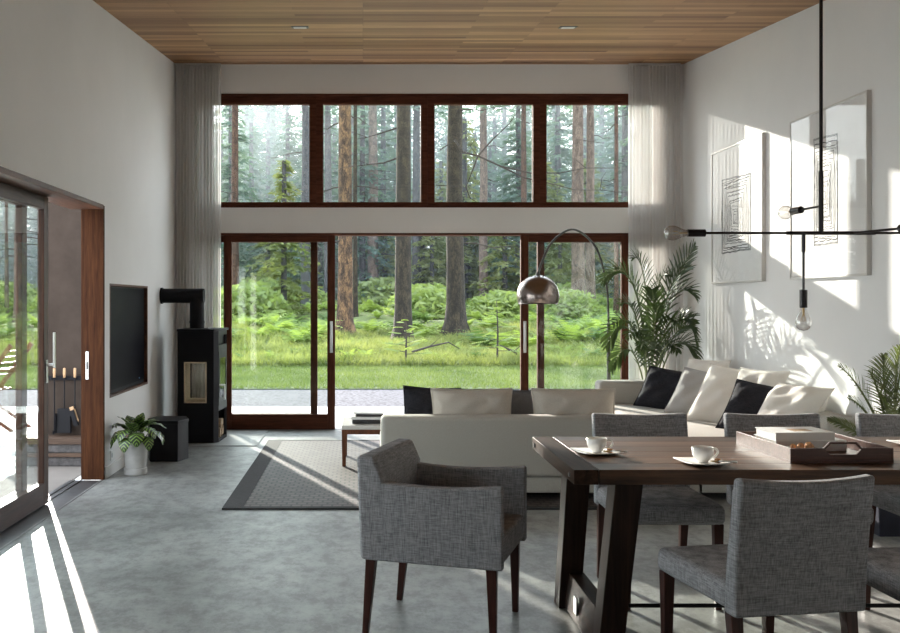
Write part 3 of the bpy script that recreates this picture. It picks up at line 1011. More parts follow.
# some light, low firs and bushes nearer
for (pxx, Y, k_, sc) in ((268, 58, 6, .9), (284, 46, 5, .82), (385, 64, 6, 1.0), (432, 60, 6, .8), (470, 66, 5, .9), (505, 57, 6, .9), (545, 62, 5, 1.0), (560, 56, 6, .8), (640, 60, 5, .9)):
    fir((pxx - 363) * Y / 1000, Y, k_, sc, pxx)
def bush_mesh(seed, n=900):
    r2 = random.Random(seed); mb = MB()
    for _ in range(n):
        th = r2.uniform(0, 2 * PI); ph = math.acos(r2.uniform(0, 1)); rr = r2.uniform(.55, 1.0)
        p = Vector((math.cos(th) * math.sin(ph) * 1.2 * rr, math.sin(th) * math.sin(ph) * 1.2 * rr, math.cos(ph) * 1.0 * rr + .1))
        d = Vector((r2.gauss(0, 1), r2.gauss(0, 1), r2.gauss(0, .7))).normalized() * .16
        sd = d.cross(Vector((r2.gauss(0, 1), r2.gauss(0, 1), r2.gauss(0, 1)))).normalized() * .06
        o = len(mb.v)
        mb.v += [tuple(p - d), tuple(p + sd), tuple(p + d), tuple(p - sd)]
        mb.f.append((o, o + 1, o + 2, o + 3))
    for k in range(6):
        az = k * 1.05
        mb.tube([(0, 0, 0), (math.cos(az) * .5, math.sin(az) * .5, .7)], [.025, .008], 4)
    return mb
bmesh_data = []
for i in range(2):
    mb = bush_mesh(60 + i)
    me = bpy.data.meshes.new('shrub'); me.from_pydata(mb.v, [], mb.f); me.materials.append(M['bush'])
    bmesh_data.append(me)
r2 = random.Random(77)
for i in range(34):
    Y = r2.uniform(44, 66)
    u = r2.uniform(-.16, .31) if i < 26 else r2.uniform(-.42, -.16)
    o = bpy.data.objects.new('shrub', bmesh_data[i % 2]); col.objects.link(o)
    o.location = (u * Y, Y, gz(u * Y, Y) - .1)
    s_ = r2.uniform(.8, 1.7); o.scale = (s_ * 1.2, s_, s_)
    o.rotation_euler = (0, 0, r2.uniform(0, 6.28))
    tag(o, 'leafy green shrub growing between the distant trunks', 'shrub', 'shrubs between the distant trunks')
# thin sunlit haze hanging among the trees at the back of the forest
m = bpy.data.materials.new('forest_haze'); m.use_nodes = True
nt = m.node_tree; nt.nodes.clear()
out = nt.nodes.new('ShaderNodeOutputMaterial')
vsn = nt.nodes.new('ShaderNodeVolumeScatter')
vsn.inputs['Color'].default_value = (0.86, 0.95, 1.0, 1)
vsn.inputs['Density'].default_value = 0.0065
vsn.inputs['Anisotropy'].default_value = 0.35
nt.links.new(vsn.outputs[0], out.inputs['Volume'])
hz = MB().box((-58, 52, -1), (58, 119, 17)).build('forest_haze', m)
tag(hz, 'thin bluish haze between the trees at the back of the forest', 'haze', kind='stuff')
# two sparse young firs just beyond the lawn
for (pxx, ytop, ybot, lab, seed) in ((405.5, 318, 366, 'sparse dark fir sapling in front of the mossy trunk', 5), (497, 303, 366, 'taller sparse fir sapling beyond the lawn, left of the right hand doors', 9)):
    Y = 22.6
    X = (pxx - 363) * Y / 1000
    H = (ybot - ytop) * Y / 1000
    t = thing('fir_sapling', lab, 'tree', (X, Y, gz(X, Y)))
    MB().tube([(0, 0, -.05), (.02, 0, H * .5), (-.01, 0, H)], [.03, .02, .006], 6).build('trunk', M['twig'], t)
    r2 = random.Random(seed); mb = MB(); mf = MB()
    for k_ in range(16):
        z = H * (.2 + .75 * k_ / 16); az = k_ * 2.4; L = (H - z) * .55 + .12
        tip = Vector((math.cos(az) * L, math.sin(az) * L, z + r2.uniform(-.1, .12)))
        mb.tube([(0, 0, z), tip], [.009, .003], 4)
        for j in range(9):
            s_ = .3 + .7 * j / 9
            p = Vector((0, 0, z)).lerp(tip, s_)
            for sg in (-1, 1):
                d = Vector((math.cos(az + sg * .9), math.sin(az + sg * .9), -.1)) * .11
                sd = Vector((0, 0, .012)) + Vector((math.cos(az), math.sin(az), 0)) * .015
                o = len(mf.v)
                mf.v += [tuple(p - sd), tuple(p + d), tuple(p + sd)]
                mf.f.append((o, o + 1, o + 2))
    mb.build('branch', M['twig'], t); mf.build('foliage', M['bush'], t)
# fallen branches
for (pts, lab) in (([(343, 352), (348, 358), (356, 365), (352, 356)], 'small forked dead branch on the grass by the left doors'), ([(412, 352), (430, 347), (450, 343), (462, 350)], 'long fallen branch lying between the saplings'), ([(500, 346), (515, 352), (525, 362)], 'broken dead branch beside the taller sapling')):
    Y = 23.5
    P_ = [Vector(((a - 363) * Y / 1000, Y + .2 * i, max(gz((a - 363) * Y / 1000, Y) + .03, EYE - (b_ - 302) * Y / 1000))) for i, (a, b_) in enumerate(pts)]
    mb = MB().tube(P_, [.03, .025, .018, .008][:len(P_)], 6)
    mb.tube([P_[1], P_[1] + Vector((.25, .1, .2))], [.014, .004], 5)
    tag(mb.build('fallen_branch', M['twig']), lab, 'branch')

# ------------------------------------------------------------------ outside the left door
S(MB().prism([(-2.865, 8.8), (XL - WT, 8.8), (XL - WT, 10.9), (-2.865, 10.9)], 'Z', -.02, 3.1).build('wall_outside', M['wing']))
S(MB().box((-2.865, 6.97, -.02), (XL - .268, 8.8, -.012)).build('trim_10', M['mat_out']))
bn = thing('hearth_bench', 'low bench of weathered boards over rough stone by the brown outside wall', 'bench', (-2.58, 8.68, -.012))
MB().box((-.36, -.11, .19), (.355, .115, .245)).build('seat_board', M['bench_wood'], bn, bevel=.004)
MB().box((-.35, -.09, .115), (.35, .11, .19)).build('stone_course', M['stone'], bn, bevel=.01)
MB().box((-.36, -.11, .08), (.355, .115, .115)).build('lower_board', M['bench_wood'], bn, bevel=.004)
MB().box((-.35, -.09, 0), (.35, .11, .08)).build('stone_base', M['stone'], bn, bevel=.01)
rk = thing('tool_rack', 'black steel rack bar fixed to the brown outside wall', 'rack', (-2.6, 8.79, .73))
MB().box((-.17, -.012, -.018), (.14, .008, .022)).build('bar', M['black'], rk, bevel=.003)
mb = MB()
for x in (-.125, -.02, .085):
    mb.tube([(x, -.012, 0), (x, -.045, -.004), (x, -.05, .015)], .005, 6)
mb.build('hook', M['black'], rk)
for (x, nm, lab) in ((54.5, 'fire_poker', 'long thin fire poker hanging left on the tool rack'), (64.5, 'ash_shovel', 'black ash shovel hanging in the middle of the tool rack'), (75, 'hearth_brush', 'hearth brush hanging right on the tool rack')):
    X = (x - 363) * .00874
    t = thing(nm, lab, 'fire tool', (X, 8.735, .23))
    bot = {'fire_poker': .03, 'ash_shovel': .22, 'hearth_brush': .24}[nm]
    MB().lathe([(.001, .595), (.012, .59), (.013, .55), (.010, .51), (.001, .508)], (0, 0, 0), 10).build('handle', M['light_wood'], t, smooth=True)
    MB().tube([(0, 0, bot), (0, 0, .51)], .006, 8).build('rod', M['black'], t)
    if nm == 'ash_shovel':
        mb = MB()
        mb.hexa([(-.068, -.035, .03), (.068, -.035, .03), (.068, -.02, .03), (-.068, -.02, .03)], [(-.058, -.012, .24), (.058, -.012, .24), (.058, .012, .24), (-.058, .012, .24)])
        mb.box((-.068, -.05, .03), (-.062, -.015, .2)); mb.box((.062, -.05, .03), (.068, -.015, .2))
        mb.build('blade', M['black'], t, bevel=.003)
    elif nm == 'hearth_brush':
        RM = Matrix.Translation((0, 0, .17)) @ Matrix.Rotation(R(-18), 4, 'Y')
        MB().box((-.018, -.02, -.05), (.018, .02, .09), RM).build('brush_back', M['light_wood'], t, bevel=.004)
        MB().box((-.018, -.05, -.08), (.018, -.02, .06), RM).build('bristles', M['black_matt'], t)
    else:
        MB().tube([(0, 0, .03), (0, -.03, .02), (0, -.04, .05)], .006, 6).build('tip', M['black'], t)
# folding chair on the terrace
dk = thing('deck_chair', 'red-brown folding wooden chair on the white terrace outside the left door', 'deck chair', (-4.22, 11.2, -.02), R(82))
for sx in (-.24, .24):
    MB().beam((sx, -.42, .95), (sx, .30, 0), .028, .05).build('back_leg', M['deck_wood'], dk, bevel=.003)
    MB().beam((sx * .86, .30, .46), (sx * .86, -.42, 0), .028, .045).build('front_leg', M['deck_wood'], dk, bevel=.003)
    MB().beam((sx * 1.02, -.25, .64), (sx * 1.02, .28, .62), .03, .05).build('armrest', M['deck_wood'], dk, bevel=.003)
mb = MB()
for i in range(7):
    mb.box((-.24, .24 - i * .07, .43), (.24, .29 - i * .07, .448))
mb.build('seat', M['deck_wood'], dk, bevel=.002)
mb = MB()
for i in range(5):
    t_ = i / 4
    mb.beam((-.24, -.385 + .2 * t_, .88 - .27 * t_), (.24, -.385 + .2 * t_, .88 - .27 * t_), .012, .045)
mb.build('backrest', M['deck_wood'], dk, bevel=.002)
MB().tube([(-.24, .26, .05), (.24, .26, .05)], .012, 8).build('stretcher', M['deck_wood'], dk)

# ------------------------------------------------------------------ stove
st = thing('wood_stove', 'tall black wood-burning stove on a hearth plate in the left corner', 'stove', (-1.63, 10.12, .008))
SX0, SX1, SY0, SY1 = -.20, .156, -.26, .28
plan = [(SX0, SY0), (SX1, SY0), (.198, -.20), (.222, .22), (.19, SY1), (SX0, SY1)]
TZ = 1.125
wz0, wz1, wx0, wx1 = .395, .80, -.135, .088
mb = MB()
mb.box((SX0, SY0, 0), (SX1, SY0 + .02, wz0)).box((SX0, SY0, wz1), (SX1, SY0 + .02, TZ - .02))
mb.box((SX0, SY0, wz0), (wx0, SY0 + .02, wz1)).box((wx1, SY0, wz0), (SX1, SY0 + .02, wz1))
mb.box((SX0, SY0 + .02, 0), (SX0 + .02, SY1, TZ - .02))                     # wall side
mb.box((SX0 + .02, SY1 - .02, 0), (.19, SY1, .40)).box((SX0 + .02, SY1 - .02, .80), (.19, SY1, TZ - .02)).box((SX0 + .02, SY1 - .02, .40), (-.15, SY1, .80)).box((.13, SY1 - .02, .40), (.19, SY1, .80))   # window side
mb.prism([(SX1, SY0), (.198, -.20), (.178, -.185), (SX1 - .015, SY0 + .02)], 'Z', 0, TZ - .02)
mb.prism([(.222, .22), (.19, SY1), (.17, SY1 - .02), (.20, .20)], 'Z', 0, TZ - .02)
fr_ = [(.198, -.20), (.222, .22), (.200, .22), (.178, -.20)]
mb.prism(fr_, 'Z', .90, .965); mb.prism(fr_, 'Z', 0, .03); mb.prism(fr_, 'Z', .31, .36); mb.prism(fr_, 'Z', 1.06, TZ - .02)
mb.prism([(x - .03, y) for x, y in fr_], 'Z', .965, 1.06)
mb.prism([(SX0 + .02, SY0 + .02), (.17, SY0 + .06), (.19, .24), (SX0 + .02, SY1 - .02)], 'Z', .31, .33)
mb.prism([(SX0 + .02, SY0 + .02), (.17, SY0 + .06), (.19, .24), (SX0 + .02, SY1 - .02)], 'Z', .86, .88)
mb.box((SX0 + .02, -.14, .03), (-.05, .22, .31))
mb.build('body', M['black'], st, bevel=.002)
mb = MB().prism([(SX0 - .006, SY0 - .008), (SX1 + .004, SY0 - .008), (.206, -.205), (.24, .225), (.2, SY1 + .006), (SX0 - .006, SY1 + .006)], 'Z', TZ - .02, TZ)
mb.build('top_plate', M['black'], st, bevel=.003)
mb = MB()
for zr in (1.0, 1.022, 1.044, .09, .11, .13):
    for i in range(13):
        x = SX0 + .085 + i * .0185
        mb.box((x - .0055, SY0 - .0015, zr - .0055), (x + .0055, SY0 + .001, zr + .0055))
mb.build('vent_holes', M['black_matt'], st)
MB().box((-.15, SY1 - .012, .40), (.13, SY1 - .008, .80)).build('far_glass', M['pane'], st)
mb = MB().box((SX0 + .021, SY0 + .022, .33), (SX0 + .04, .235, .86)).box((SX0 + .04, SY0 + .022, .33), (.16, .235, .40))
mb.build('firebrick_lining', M['firebrick'], st)
fo = MB().box((wx0, SY0 - .004, wz0), (wx0 + .012, SY0, wz1)).box((wx1 - .012, SY0 - .004, wz0), (wx1, SY0, wz1)).box((wx0, SY0 - .004, wz0), (wx1, SY0, wz0 + .012)).box((wx0, SY0 - .004, wz1 - .012), (wx1, SY0, wz1)).build('window_surround', M['firebrick'], st)
MB().box((wx0, SY0 + .008, wz0), (wx1, SY0 + .012, wz1)).build('side_glass', M['pane'], st)
dr = MB().prism([(.199, -.19), (.222, .215), (.215, .215), (.192, -.19)], 'Z', .36, .44).prism([(.199, -.19), (.222, .215), (.215, .215), (.192, -.19)], 'Z', .83, .90)
dr.prism([(.199, -.19), (.2022, -.13), (.195, -.13), (.192, -.19)], 'Z', .44, .83).prism([(.2192, .165), (.222, .215), (.215, .215), (.212, .165)], 'Z', .44, .83)
dr = dr.build('door', M['black'], st)
MB().prism([(.2, -.13), (.217, .165), (.214, .165), (.197, -.13)], 'Z', .44, .83).build('door_glass', M['pane'], dr)
mb = MB().box((.20, -.17, .555), (.255, -.15, .575)).box((.245, -.175, .42), (.258, -.145, .575))
mb.build('handle', M['steel'], dr, bevel=.003)
fl = MB()
fl.tube([(-.05, 0, TZ), (-.05, 0, 1.455)], .073, 24)
fl.prism([(-.123, 1.455 - .073), (.023, 1.455 - .073), (.023, 1.455 + .073)], 'Y', -.001, .001)
fl.tube([(.023, 0, 1.455), (-.413, 0, 1.455)], .073, 24)
fl.build('flue_pipe', M['black_matt'], st, smooth=False)
MB().tube([(-.413, 0, 1.455), (-.395, 0, 1.455)], .082, 24).tube([(-.05, 0, TZ + .055), (-.05, 0, TZ + .075)], .077, 24).build('flue_collar', M['black_matt'], st)
for i, (y, z, rr) in enumerate(((-.10, .085, .05), (.02, .08, .048), (-.04, .165, .05), (.11, .085, .045), (.07, .165, .045))):
    o = MB().tube([(-.03, y, z), (.20, y + .01, z)], rr, 12).build('firewood_log', M['bark_log'])
    o.location = (-1.63, 10.12, .008)
    tag(o, ['firewood log at the near end of the stove compartment', 'firewood log in the bottom middle of the stove compartment', 'firewood log on top of the near pile in the stove', 'firewood log at the far end of the stove compartment', 'firewood log on top of the far pile in the stove'][i], 'log', 'firewood logs under the stove')

# black stool
stl = thing('side_stool', 'black hexagonal stool standing between the striped plant and the stove', 'stool', (-1.74, 8.96, 0))
hexp = [(-.13, -.20), (.12, -.20), (.18, 0.0), (.12, .20), (-.13, .20), (-.19, 0)]
MB().prism([(x * .97, y * .97) for x, y in hexp], 'Z', 0, .33).build('body', M['stool'], stl, bevel=.004)
MB().prism(hexp, 'Z', .33, .357).build('top', M['stool'], stl, bevel=.004)

# calathea
cp = thing('potted_calathea', 'striped calathea in a pale round pot beside the door jamb', 'plant', (-1.85, 8.13, 0))
MB().lathe([(.001, 0), (.088, 0), (.094, .012), (.094, .055), (.088, .06), (.001, .06)]).build('saucer', M['pot_white'], cp, smooth=False, bevel=.004)
MB().lathe([(.001, .02), (.080, .02), (.086, .07), (.098, .24), (.102, .265), (.094, .265), (.088, .22), (.001, .22)]).build('pot', M['pot_white'], cp, smooth=True)
MB().lathe([(.001, .232), (.092, .232), (.092, .2)]).build('soil', M['soil'], cp)
def broad_leaf(az, el, L, W, droop, base, stem):
    mb = MB()
    p = Vector(base)
    N = 9
    tdir = lambda e: Vector((math.cos(az) * math.cos(e), math.sin(az) * math.cos(e), math.sin(e)))
    side = Vector((-math.sin(az), math.cos(az), 0))
    q0 = p + tdir(el + .35) * stem
    e = el
    q = q0
    for i in range(N + 1):
        s_ = i / N
        wd = W * math.sin(PI * min(1, s_ * .93 + .035)) ** .7 / 2 * (1.05 - .2 * s_)
        nrm = side.cross(tdir(e))
        for j in (-1, -.5, 0, .5, 1):
            v = q + side * wd * j - nrm * (-.18 * wd * abs(j)) + nrm * .004 * math.sin(s_ * 30 + j)
            mb.uv[len(mb.v)] = (j, s_)
            mb.v.append(tuple(v))
        q = q + tdir(e) * L / N
        e -= droop / N
    for i in range(N):
        for j in range(4):
            a = i * 5 + j
            mb.f.append((a, a + 1, a + 6, a + 5))
    return mb, p, q0
for (az, el, L, W, dr_) in ((-160, 60, .24, .10, 1.9), (-110, 45, .22, .11, 2.2), (-75, 35, .22, .12, 2.4), (-35, 50, .23, .11, 2.3), (5, 58, .25, .10, 1.9), (40, 62, .22, .10, 1.5), (80, 70, .20, .09, 1.0), (125, 68, .2, .09, 1.2), (170, 55, .22, .10, 1.8), (-135, 25, .2, .10, 2.2), (-55, 74, .17, .09, .9), (-5, 30, .21, .10, 2.3), (-170, 30, .19, .095, 2.2), (-95, 66, .2, .1, 1.4), (-20, 68, .2, .1, 1.3), (-145, 72, .2, .1, 1.1), (-50, 20, .2, .1, 2.2), (-100, 18, .2, .105, 2.2), (20, 30, .2, .1, 2.1)):
    mb, p, q0 = broad_leaf(R(az), R(el + 4), L * .98, W * 1.12, dr_ * 1.15, (.03 * math.cos(R(az)), .03 * math.sin(R(az)), .23), .12)
    mb.v = [(max(v_[0], XL + .03 + 1.85), v_[1], v_[2]) for v_ in mb.v]
    lf = mb.build('leaf', M['calathea'], cp, smooth=True)
    MB().tube([p, q0], [.004, .003], 6).build('stem', M['palm_stem'], lf)

# ------------------------------------------------------------------ rug
rg = thing('area_rug', 'large dark grey woven rug with a plain border under the sofa', 'rug', (0, 0, 0))
RX0, RX1, RY0, RY1 = -.95, 2.3, 6.73, 10.07
MB().box((RX0 + .14, RY0 + .06, 0), (RX1 - .14, RY1 - .06, .011)).build('woven_field', M['rug'], rg)
MB().box((RX0, RY0, 0), (RX0 + .14, RY1, .013)).box((RX1 - .14, RY0, 0), (RX1, RY1, .013)).box((RX0 + .14, RY0, 0), (RX1 - .14, RY0 + .06, .013)).box((RX0 + .14, RY1 - .06, 0), (RX1 - .14, RY1, .013)).build('border', M['rug_border'], rg)

# ------------------------------------------------------------------ soft shapes
def soft_box(mb, a, b, r, seg=3):
    bm = bmesh.new()
    bmesh.ops.create_cube(bm, size=1)
    for v in bm.verts:
        v.co = Vector((a[i] + (v.co[i] + .5) * (b[i] - a[i]) for i in range(3)))
    bmesh.ops.bevel(bm, geom=bm.edges[:], offset=r, segments=seg, profile=.5, affect='EDGES')
    bm.verts.ensure_lookup_table()
    o = len(mb.v)
    mb.v += [tuple(v.co) for v in bm.verts]
    mb.f += [tuple(o + v.index for v in f.verts) for f in bm.faces]
    bm.free()
    return mb

def cushion_mb(wd, ht, th, seed, n=16, puff=.55):
    r2 = random.Random(seed)
    ph = [r2.uniform(0, 6.28) for _ in range(6)]
    mb = MB()
    for sg in (-1, 1):
        for i in range(n + 1):
            for j in range(n + 1):
                u = -1 + 2 * i / n; v = -1 + 2 * j / n
                e = (max(0, 1 - abs(u) ** 2.6) * max(0, 1 - abs(v) ** 2.6)) ** puff
                pin = 1 - .06 * (1 - abs(u) ** 2) * abs(v) ** 3 
                pin2 = 1 - .06 * (1 - abs(v) ** 2) * abs(u) ** 3
                wr = .010 * math.sin(u * 5 + v * 4 + ph[0]) * e + .008 * math.sin(u * 9 - v * 7 + ph[1]) * e + .006 * math.sin(v * 12 + u * 3 + ph[2]) * abs(u * v) ** .5
                dent = -.10 * th * math.exp(-((u) ** 2 + (v - .3) ** 2) * 5)
                mb.v.append((u * wd / 2 * pin2, sg * ((th / 2 + dent) * e + wr * (1 if e > .02 else 0)), v * ht / 2 * pin))
    m_ = (n + 1) ** 2
    for s_ in range(2):
        for i in range(n):
            for j in range(n):
                a = s_ * m_ + i * (n + 1) + j
                q = (a, a + 1, a + n + 2, a + n + 1)
                mb.f.append(q if s_ == 0 else q[::-1])
    # edge strip
    ring = [(i, 0) for i in range(n)] + [(n, j) for j in range(n)] + [(i, n) for i in range(n, 0, -1)] + [(0, j) for j in range(n, 0, -1)]
    for k_ in range(len(ring)):
        a = ring[k_][0] * (n + 1) + ring[k_][1]; b2 = ring[(k_ + 1) % len(ring)]; b2 = b2[0] * (n + 1) + b2[1]
        mb.f.append((a, b2, m_ + b2, m_ + a))
    return mb, [(mb.v[i * (n + 1) + j]) for i, j in ring]

def cushion(name, label, mat, loc, rz, tilt, wd, ht, th, seed, roll=0.0, group='scatter cushions on the sofa'):
    t = thing(name, label, 'cushion', loc, 0, group)
    t.rotation_euler = (Euler((0, 0, rz)).to_matrix() @ Euler((tilt, 0, 0)).to_matrix() @ Euler((0, roll, 0)).to_matrix()).to_euler()
    mb, ring = cushion_mb(wd, ht, th, seed)
    mb.build('cover', M[mat], t, smooth=True, subsurf=1)
    ring = [Vector(p) * 1 for p in ring]
    ring = [Vector((p.x, 0, p.z)) for p in ring]
    MB().tube(ring + ring[:1], .006, 6, cap=False).build('piping', M[mat], t, smooth=True)
    return t

# ------------------------------------------------------------------ sofa
sf = thing('sectional_sofa', 'large beige linen corner sofa with its back to the dining table', 'sofa', (0, 0, 0))
f0 = MB()
soft_box(f0, (.15, 7.03, .055), (2.40, 8.0, .168), .015); soft_box(f0, (2.35, 7.03, .055), (3.43, 10.1, .168), .015)
f0.build('base', M['sofa'], sf, smooth=True)
soft_box(MB(), (.126, 7.0, .168), (2.25, 7.20, .597), .035, 4).build('back', M['sofa'], sf, smooth=True)
soft_box(MB(), (3.26, 7.0, .168), (3.46, 9.90, .597), .035, 4).build('back', M['sofa'], sf, smooth=True)
soft_box(MB(), (2.34, 9.89, .10), (3.44, 10.13, .615), .04, 4).build('arm', M['sofa'], sf, smooth=True)
for (a, b_) in (((.135, 7.2, .17), (1.24, 8.02, .40)), ((1.245, 7.2, .17), (2.255, 8.02, .40)), ((2.26, 7.01, .17), (3.26, 8.45, .40)), ((2.335, 8.455, .17), (3.26, 9.88, .40))):
    soft_box(MB(), a, b_, .045, 4).build('seat_cushion', M['sofa'], sf, smooth=True)
for (x, y) in ((.25, 7.12), (.25, 7.9), (2.3, 7.12), (2.45, 9.95), (3.35, 7.12), (3.35, 9.95)):
    MB().lathe([(.001, .013), (.022, .013), (.026, .06), (.001, .06)], (x, y, 0), 14).build('foot', M['black'], sf)
G1 = 'cushions along the sofa back'; G2 = 'cushions heaped on the sofa by the wall'
cushion('cushion', 'wide beige cushion on the sofa back, beside the black knit cushion', 'cushion_beige', (.80, 7.34, .565), 0, R(-9), .60, .40, .20, 1, group=G1)
cushion('cushion', 'wide beige cushion on the sofa back, nearest the dining chairs', 'cushion_beige', (1.55, 7.34, .565), 0, R(-9), .62, .40, .20, 2, group=G1)
cushion('cushion', 'black knitted cushion at the left end of the sofa back', 'cushion_dark', (.52, 7.55, .55), R(5), R(-14), .44, .42, .15, 3, R(3), group=G1)
cushion('cushion', 'slate grey cushion between the two wide beige cushions', 'cushion_slate', (1.2, 7.58, .54), R(-3), R(-12), .46, .40, .15, 4, group=G1)
cushion('cushion', 'black quilted cushion at the far arm of the sofa', 'cushion_dark', (2.88, 9.45, .572), R(-34), R(-38), .52, .46, .15, 5, R(8), group=G2)
cushion('cushion', 'grey cushion overlapping the black one near the far sofa arm', 'cushion_grey', (3.03, 8.98, .572), R(-38), R(-38), .50, .50, .17, 6, R(9), group=G2)
cushion('cushion', 'large white cushion at the middle of the heap by the wall', 'cushion_white', (3.08, 8.40, .60), R(-42), R(-36), .58, .58, .20, 7, R(8), group=G2)
cushion('cushion', 'white cushion tucked behind the grey one at the far arm', 'cushion_white', (3.16, 9.32, .63), R(-62), R(-22), .50, .50, .17, 8, group=G2)
cushion('cushion', 'white cushion tucked behind the near black cushion', 'cushion_white', (3.18, 8.10, .63), R(-64), R(-24), .50, .48, .18, 9, group=G2)
cushion('cushion', 'black quilted cushion between the white cushions nearer the table', 'cushion_dark', (3.10, 7.86, .555), R(-38), R(-38), .50, .48, .15, 10, R(9), group=G2)
cushion('cushion', 'plump white cushion at the near end of the heap', 'cushion_white', (3.20, 7.50, .575), R(-66), R(-40), .52, .50, .26, 11, group=G2)

# ------------------------------------------------------------------ coffee table and books
ct = thing('coffee_table', 'low coffee table with a white stone top beyond the left end of the sofa', 'table', (.19, 8.75, .011))
CX, CY, CZ = .37, .315, .347
MB().box((-CX, -CY, CZ - .035), (CX, CY, CZ)).build('tabletop', M['marble'], ct, bevel=.003)
MB().box((-CX, -CY, CZ - .075), (CX, -CY + .025, CZ - .035)).box((-CX, CY - .025, CZ - .075), (CX, CY, CZ - .035)).box((-CX, -CY + .025, CZ - .075), (-CX + .025, CY - .025, CZ - .035)).box((CX - .025, -CY + .025, CZ - .075), (CX, CY - .025, CZ - .035)).build('apron', M['coffee'], ct, bevel=.002)
for sx in (-1, 1):
    for sy in (-1, 1):
        x, y = sx * (CX - .02), sy * (CY - .02)
        MB().beam((x, y, CZ - .07), (x, y, 0), .04, .04, .75).build('leg', M['coffee'], ct, bevel=.003)
def book(loc, rz, wx, wy, h, cover, label, group):
    t = thing('book', label, 'book', loc, rz, group)
    MB().box((-wx / 2 + .005, -wy / 2 + .004, .003), (wx / 2 - .005, wy / 2 - .006, h - .003)).build('pages', M['paper'], t)
    MB().box((-wx / 2, -wy / 2, 0), (wx / 2, wy / 2, .003)).box((-wx / 2, -wy / 2, h - .003), (wx / 2, wy / 2, h)).box((-wx / 2, -wy / 2, .003), (wx / 2, -wy / 2 + .004, h - .003)).build('cover', M[cover], t)
    return t
zb = .011 + CZ
for (dx, dy, rz, wx, wy, h, cv, lab) in ((.09, -.06, 2, .27, .2, .036, 'book_black', 'black book at the bottom of the coffee table pile'), (.09, -.06, -3, .27, .2, .022, 'book_white', 'thick white magazine above the black book on the coffee table'), (.10, -.05, 4, .24, .18, .024, 'book_black', 'dark book second from the top on the coffee table'), (.10, -.05, -8, .26, .19, .012, 'book_white', 'white magazine on top of the coffee table pile')):
    book((-.0 + dx - .05, 8.66 + dy + .05, zb), R(rz), wx, wy, h, cv, lab, 'books on the coffee table')
    zb += h

# ------------------------------------------------------------------ arc lamp
al = thing('arc_floor_lamp', 'arching floor lamp with a metal dome shade reaching over the sofa', 'lamp', (2.56, 10.42, 0))
MB().lathe([(.001, 0), (.15, 0), (.15, .045), (.14, .055), (.001, .055)], seg=32).build('base', M['marble'], al, bevel=.004)
MB().tube([(0, 0, .05), (0, 0, 1.18)], .020, 14).build('pole', M['lamp_pole'], al)
P0 = Vector((0, 0, 1.15))
dome_top = px(538, 275, 9.55) - Vector((2.56, 10.42, 0))
ctrl = [P0, px(606.5, 285, 10.35) - Vector((2.56, 10.42, 0)), px(596, 248, 10.15) - Vector((2.56, 10.42, 0)), px(574, 229.5, 9.9) - Vector((2.56, 10.42, 0)), px(553, 241, 9.7) - Vector((2.56, 10.42, 0)), px(542, 262, 9.58) - Vector((2.56, 10.42, 0)), dome_top]
def smooth_path(c, n=8):
    out = []
    for i in range(len(c) - 1):
        p0 = c[max(0, i - 1)]; p1 = c[i]; p2 = c[i + 1]; p3 = c[min(len(c) - 1, i + 2)]
        for j in range(n):
            t = j / n
            out.append(.5 * ((2 * p1) + (p2 - p0) * t + (2 * p0 - 5 * p1 + 4 * p2 - p3) * t * t + (3 * p1 - p0 - 3 * p2 + p3) * t ** 3))
    out.append(c[-1])
    return out
MB().tube(smooth_path(ctrl), .011, 10).build('arc_arm', M['lamp_pole'], al, smooth=True)
RD = .202
prof = [(RD * math.sin(a), RD * math.cos(a)) for a in [R(d_) for d_ in range(8, 114, 4)]]
prof2 = [(r_ * .975, z_ * .97) for r_, z_ in prof[::-1]]
sh = MB().lathe([(.001, RD)] + prof + prof2, dome_top - Vector((0, 0, RD)), 40).build('shade', M['lamp_metal'], al, smooth=True)
mb = MB()
for k_ in range(12):
    a = k_ * PI / 6
    mb.ball(dome_top + Vector((.075 * math.cos(a), .075 * math.sin(a), -RD + .186)), .008, 6)
mb.build('vent_holes', M['black'], sh)
MB().lathe([(.001, .03), (.018, .03), (.022, .0), (.022, -.03), (.001, -.03)], dome_top, 16).build('socket_cap', M['lamp_pole'], al)
MB().ball(dome_top - Vector((0, 0, .13)), .045, 16).build('bulb', M['porcelain'], al, smooth=True)

